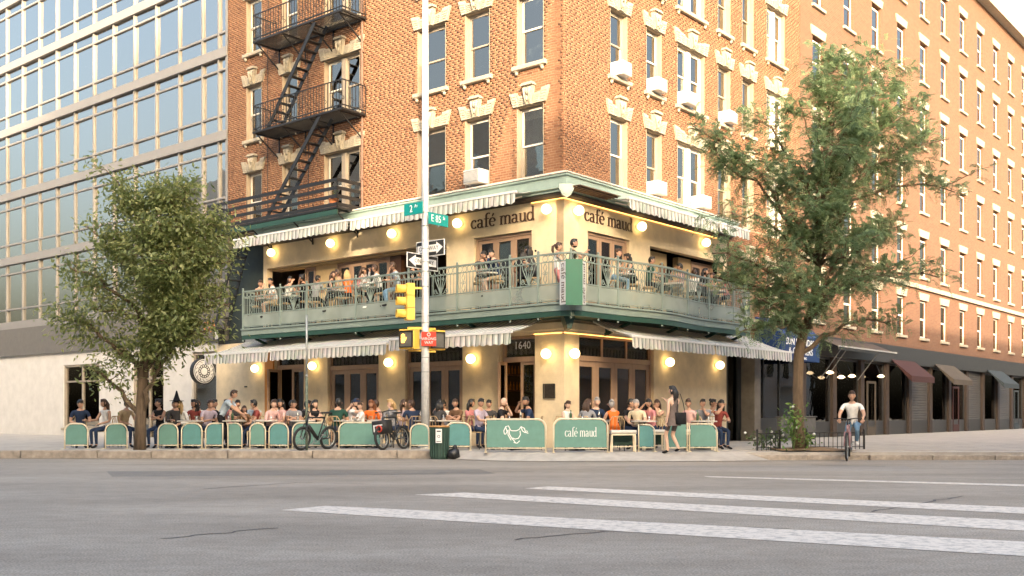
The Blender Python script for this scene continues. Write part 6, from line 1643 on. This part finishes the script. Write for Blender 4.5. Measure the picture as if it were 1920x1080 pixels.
SG = 'diners at the street tables'
def diner_s(px, Y, yaw, label, short, **kw):
    Y += random.Random(label).uniform(-.3,.25) if Y > 27 else 0; P = (gx(px,Y), Y, WALK); person(label, P, yaw, 'sit', group=SG, **kw); seatobj('chair', P, yaw, 'cane chair under the ' + short)
diner_s(332,28.4,.4,'street diner in a black pointed hat at the far left','diner in the pointed hat',hair=('long','black'),top=('charcoal','long'),hat=('cone','black'),skin=1)
diner_s(348,28.3,-.5,'blond street diner in white beside the pointed hat','diner beside the pointed hat',hair=('long','blond'),top=('white','long'),skin=0,female=True)
diner_s(366,28.9,.2,'dark-haired street diner in a maroon top left of the waiter','dark-haired diner in maroon',hair=('curly','black'),top=('red','short'),skin=2,female=True)
diner_s(388,28.5,.9,'street diner in a pale lilac shirt turned to the waiter','diner in pale lilac',hair=('short','brown'),top=('lilac','short'),skin=1)
Pw = (gx(413,28.1),28.1,WALK); person('waiter in a pale blue shirt and black trousers bending over a table', Pw, RT*.95, 'stand', 1.72, lean=.62, hair=('short','brown'), top=('blue','short'), bottom=('black','pants'), skin=1, arms=((-.1,-.75,.86),(.12,-.62,.86)), hpitch=.2)
diner_s(462,28.6,-.25,'small brown-haired child facing the street','brown-haired child',H=1.32,hair=('long','brown'),top=('brown','short'),skin=1,female=True,hpitch=.1)
diner_s(487,29.0,LT*.7,'street diner in a red top beyond the child','diner in red beyond the child',hair=('short','black'),top=('red','short'),skin=1)
diner_s(506,28.6,RT*.6,'street diner in pale pink, leaning forward behind a teal barrier','diner in pale pink',hair=('short','brown'),top=('pink','long'),lean=.3,skin=0,female=True)
diner_s(530,28.9,LT*.6,'street diner in a pink blouse left of the bicycle','diner in the pink blouse',hair=('long','black'),top=('pink','short'),skin=1,female=True)
diner_s(551,28.5,.2,'grey-clad street diner close to the thin sign pole','grey-clad diner by the thin pole',hair=('short','black'),top=('grey','short'),skin=1)
diner_s(586,28.6,RT*.35,'smiling woman with long dark hair right of the thin sign pole','smiling woman by the thin pole',hair=('long','black'),top=('black','none'),skin=0,female=True)
diner_s(631,28.2,math.radians(168),'broad man in a dark green shirt with his back to the street','man in dark green',hair=('short','black'),top=('green','short'),skin=1,H=1.8)
diner_s(656,28.9,RT*.8,'bearded man in a navy cap and white shirt','bearded man in the navy cap',hair=('short','brown'),beard=True,hat=('cap','navy'),top=('white','short'),skin=0,H=1.78)
diner_s(678,28.5,LT*.7,'street diner in a white blouse left of the orange dress','diner in the white blouse',H=1.5,hair=('short','brown'),top=('white','long'),skin=0,female=True)
diner_s(696,28.6,.3,'street diner in a bright orange outfit behind the wide blank barrier','diner in bright orange',hair=('long','red'),top=('orange','long'),bottom=('orange','pants'),skin=2,female=True)
diner_s(735,28.6,-.5,'blond street diner in grey left of the signal pole','blond diner in grey',hair=('long','blond'),top=('grey','long'),skin=0,female=True)
diner_s(775,28.4,math.radians(200),'street diner in a dark blue top on a white chair beside the signal pole','diner in dark blue by the pole',hair=('short','brown'),top=('navy','short'),skin=1)
diner_s(820,28.4,math.radians(150),'long-haired woman in charcoal just right of the signal pole','long-haired woman in charcoal',hair=('long','black'),top=('charcoal','short'),skin=1,female=True)
diner_s(858,28.3,LT*.5,'street diner in brown behind the teal barrier','diner in brown',hair=('short','brown'),top=('brown','short'),skin=1)
diner_s(899,27.4,RT*.5,'street diner in pale lilac next to the bald man','diner in pale lilac by the bald man',hair=('short','black'),top=('lilac','short'),skin=1)
diner_s(935,26.8,RT*.75,'balding bearded man in a black shirt facing right','balding bearded man',hair=('bald','red'),beard=True,top=('black','short'),skin=0,H=1.74)
diner_s(998,26.7,LT*.95,'man in a dark navy tee leaning left over the table at the corner','man in the dark navy tee',hair=('short','black'),top=('navy','short'),beard=True,skin=2,lean=.22,H=1.8)
diner_s(1062,26.6,RT*.4,'girl with a brown ponytail and white top before the corner pier','girl with the brown ponytail',H=1.55,hair=('ponytail','brown'),top=('white','none'),skin=0,female=True)
diner_s(1098,26.8,math.radians(160),'woman with very long brown hair in a grey top, seen from behind','woman with very long brown hair',hair=('long','brown'),top=('grey','long'),skin=0,female=True)
diner_s(1114,27.5,.1,'man in a dark blue shirt facing the street beside the long-haired woman','man in dark blue facing the street',hair=('short','grey'),top=('navy','long'),skin=0,H=1.82)
diner_s(1152,26.2,math.radians(190),'woman in an orange dress with her back to the street','woman in the orange dress',hair=('bun','grey'),top=('orange','none'),bottom=('orange','pants'),dress=('orange',.4),skin=1,female=True,H=1.62)
diner_s(1198,27.2,-.3,'street diner in a cream top near the glass doors','diner in cream near the glass doors',hair=('short','grey'),top=('cream','short'),skin=0)
diner_s(1222,27.5,LT*.5,'street diner in rose left of the standing woman','diner in rose',hair=('long','black'),top=('rose','short'),skin=1,female=True)
diner_s(1296,27.4,LT*.4,'street diner in a pink top right of the standing woman','diner in pink right of the standing woman',hair=('bun','brown'),top=('pink','short'),skin=1,female=True)
diner_s(1345,27.3,.3,'last street diner in red left of the grey column','last street diner in red',hair=('long','black'),top=('red','short'),skin=1,female=True)
for px, Y, near, st in ((357,27.8,'beside the pointed hat','tp'),(438,28.2,'under the hands of the waiter','ptb'),(497,28.1,'between the child and the pink diner','tp'),(568,28.2,'left of the smiling woman','tc'),(648,28.5,'before the man in the cap','tp'),(712,28.2,'right of the bright orange diner','tp'),
                        (798,28.6,'behind the signal pole','tc'),(842,28.2,'left of the diner in brown','ct'),(966,26.7,'beside the man in the navy tee','ctp'),(1082,26.4,'before the long-haired woman in grey','tb'),(1135,26.9,'left of the orange dress','tcp'),(1208,26.9,'near the cream-topped diner','tp'),(1320,27.1,'between the pink diner and the red diner','tb')):
    table((gx(px,Y),Y,WALK), near, st)
# long white-topped service benches at the right
def bench(px0, px1, Y, label):
    xa, xb = gx(px0,Y), gx(px1,Y); w = xb-xa; o = empty('bench', T(xa,Y,WALK), label, 'bench', 'white-topped benches by the standing woman')
    mb = MB(); mb.bbox(0,w,-.22,.22,.44,.53,.03); mb.build('cushion', MARB, o)
    mb = MB(); mb.box(.02,w-.02,-.2,.2,.405,.438); mb.box(.05,w-.05,-.19,-.17,.12,.14); mb.build('frame', CREAMM, o)
    for x in (.03,w-.03):
        for y in (-.18,.18): lm_ = MB(); lm_.box(x-.018,x+.018,y-.018,y+.018,0,.404); lm_.build('leg', CREAMM, o)
    mb = MB(); mb.box(.06,w-.06,.16,.175,.15,.40); mb.build('back_cloth', DKGREEN, o)
bench(1144,1192,25.6,'white-cushioned bench right of the lettered barrier'); bench(1205,1246,26.3,'white-cushioned bench left of the standing woman'); bench(1268,1340,26.4,'long white-cushioned bench behind the standing woman')
# the standing woman, the cyclist
P = (gx(1263,24.75),24.75,WALK-.02)
person('woman with long dark hair in a short taupe dress, standing on the pavement', P, math.radians(-148), 'walk', 1.66, female=True, hair=('long','black'), top=('taupe','strapless'), bottom=('taupe','shorts'), dress=('taupe',.2), skin=0, arms=('phone','down'), hyaw=.5, step=.45)
hb = empty('handbag', T(P[0]+.16,P[1]-.1,P[2]+.86) @ RZ(.5), 'black shoulder bag hanging at the hip of the standing woman', 'bag'); mb = MB(); mb.smooth = True; mb.bbox(-.14,.14,-.05,.05,-.16,.12,.03); mb.build('bag_body', CL['black'], hb)
mb = MB(); mb.tube([(-.12,0,.1),(-.09,.02,.34),(-.03,.06,.56),(.02,.06,.56),(.08,.02,.34),(.12,0,.1)],.009,5); mb.build('strap', CL['black'], hb)
person('cyclist in a white shirt and blue jeans with arms on the handlebar', (gx(1600,25.15),25.2,.0), math.radians(-22), 'ride', 1.74, hair=('short','brown'), top=('white','short'), bottom=('denim','pants'), shoes='white', skin=1, lean=.35, arms=((-.26,-.52,.98),(.26,-.52,.98)))

for px, d, yw, lab, sh, kw in ((497,.3,1.9,'balcony diner in olive behind the two left-end diners','balcony diner in olive',dict(top=('olive','short'))),(540,.62,.9,'balcony woman in a white top left of the diner with the bun','balcony woman in a white top',dict(female=True,hair=('long','black'),top=('white','none'))),
    (592,.3,2.6,'balcony diner in grey in front of the ochre pier','balcony diner in grey',dict(top=('grey','short'))),(637,.62,-1.3,'balcony diner in tan facing the woman in white sneakers','balcony diner in tan',dict(top=('khaki','short'),hair=('short','brown'))),
    (672,.62,1.3,'balcony woman in rose beside the white paper bag','balcony woman in rose',dict(female=True,hair=('long','brown'),top=('rose','none'))),(766,.6,1.5,'balcony diner in black just left of the signal pole','balcony diner in black',dict(top=('black','short'))),
    (1004,.4,-1.6,'balcony diner in charcoal right of the scrolled rail by the corner','balcony diner in charcoal',dict(top=('charcoal','short'),hair=('curly','black')))):
    diner_b('L',px,d,yw,lab,sh,skin=1,bottom=('black','pants'),**kw)
for px, d, yw, lab, sh, kw in ((1216,.6,1.5,'balcony diner in dark green right of the woman in black','balcony diner in dark green',dict(top=('green','short'))),(1299,.35,2.8,'balcony diner in white at the back of the dark opening','balcony diner at the back',dict(top=('white','short'),hair=('short','brown'))),(1340,.35,-.6,'balcony woman in cream among the leaves','balcony woman in cream',dict(female=True,hair=('long','brown'),top=('cream','none')))):
    diner_b('R',px,d,yw,lab,sh,skin=1,bottom=('black','pants'),**kw)
for px, Y, yw, lab, sh, kw in ((150,28.5,.5,'street diner in navy farthest along the kerb','diner in navy farthest away',dict(top=('navy','short'))),(200,28.6,-.6,'street woman in white beyond the tree trunk','woman in white beyond the trunk',dict(female=True,hair=('long','brown'),top=('white','none'))),(232,28.9,.9,'street diner in khaki beyond the tree trunk','diner in khaki beyond the trunk',dict(top=('khaki','short'))),(300,28.7,-.3,'street woman in black right behind the tree trunk','woman in black behind the trunk',dict(female=True,hair=('bun','black'),top=('black','none'))),(321,29.4,.6,'street diner in olive behind the pointed hat','diner in olive behind the hat',dict(top=('olive','short'))),(376,29.6,-.3,'street diner in white behind the maroon one','diner in white behind the maroon one',dict(top=('white','short'),hair=('short','brown'))),(398,29.5,1.2,'street diner in black behind the waiter','diner in black behind the waiter',dict(top=('black','short'))),
    (433,29.3,-.9,'street woman in rose right of the waiter','woman in rose right of the waiter',dict(female=True,hair=('long','brown'),top=('rose','none'))),(447,29.8,.2,'street diner in charcoal behind the child','diner in charcoal behind the child',dict(top=('charcoal','short'))),(475,29.7,.5,'street diner in pale blue behind the diner in red','diner in pale blue behind the red one',dict(top=('blue','short'),hair=('short','brown'))),
    (518,29.6,-.4,'street woman in white between the two pink diners','woman in white between the pink diners',dict(female=True,hair=('ponytail','black'),top=('white','short'))),(541,29.7,.8,'street diner in red by the grey-clad one','diner in red by the grey-clad one',dict(top=('red','short'))),(565,29.6,1.4,'street diner in black behind the thin sign pole','diner in black behind the thin pole',dict(top=('black','short'))),
    (604,29.5,-1.2,'street woman in cream facing the smiling woman','woman in cream facing the smiling woman',dict(female=True,hair=('bun','brown'),top=('cream','short'))),(667,29.9,-.2,'street diner in grey behind the navy cap','diner in grey behind the navy cap',dict(top=('grey','short'))),(716,29.4,-1.3,'street diner in pink facing the bright orange one','diner in pink facing the orange one',dict(top=('pink','short'),hair=('short','brown'))),
    (754,29.5,.7,'street woman in lilac between the blond diner and the pole','woman in lilac by the pole',dict(female=True,hair=('long','brown'),top=('lilac','none'))),(842,29.2,-.8,'street diner in white left of the diner in brown','diner in white by the brown one',dict(top=('white','short'))),(880,28.6,.9,'street woman in rose right of the diner in brown','woman in rose by the brown one',dict(female=True,hair=('long','black'),top=('rose','short'))),(914,28.4,.4,'street diner in charcoal behind the lilac one','diner in charcoal behind the lilac one',dict(top=('charcoal','short'))),
    (1178,28.1,.6,'street diner in black behind the orange dress','diner in black behind the orange dress',dict(top=('black','short'))),(1238,27.8,-.6,'street woman in cream left of the standing woman','woman in cream by the standing woman',dict(female=True,hair=('long','brown'),top=('cream','none'))),(1319,28.2,-.2,'street diner in grey between pink and red','diner in grey between pink and red',dict(top=('grey','short'))),(1334,28.9,.6,'street woman in white at the end of the wall','woman in white at the wall end',dict(female=True,hair=('bun','black'),top=('white','short')))):
    diner_s(px,Y,yw,lab,sh,skin=random.choice((0,1,1,2)),**kw)
finish_people()
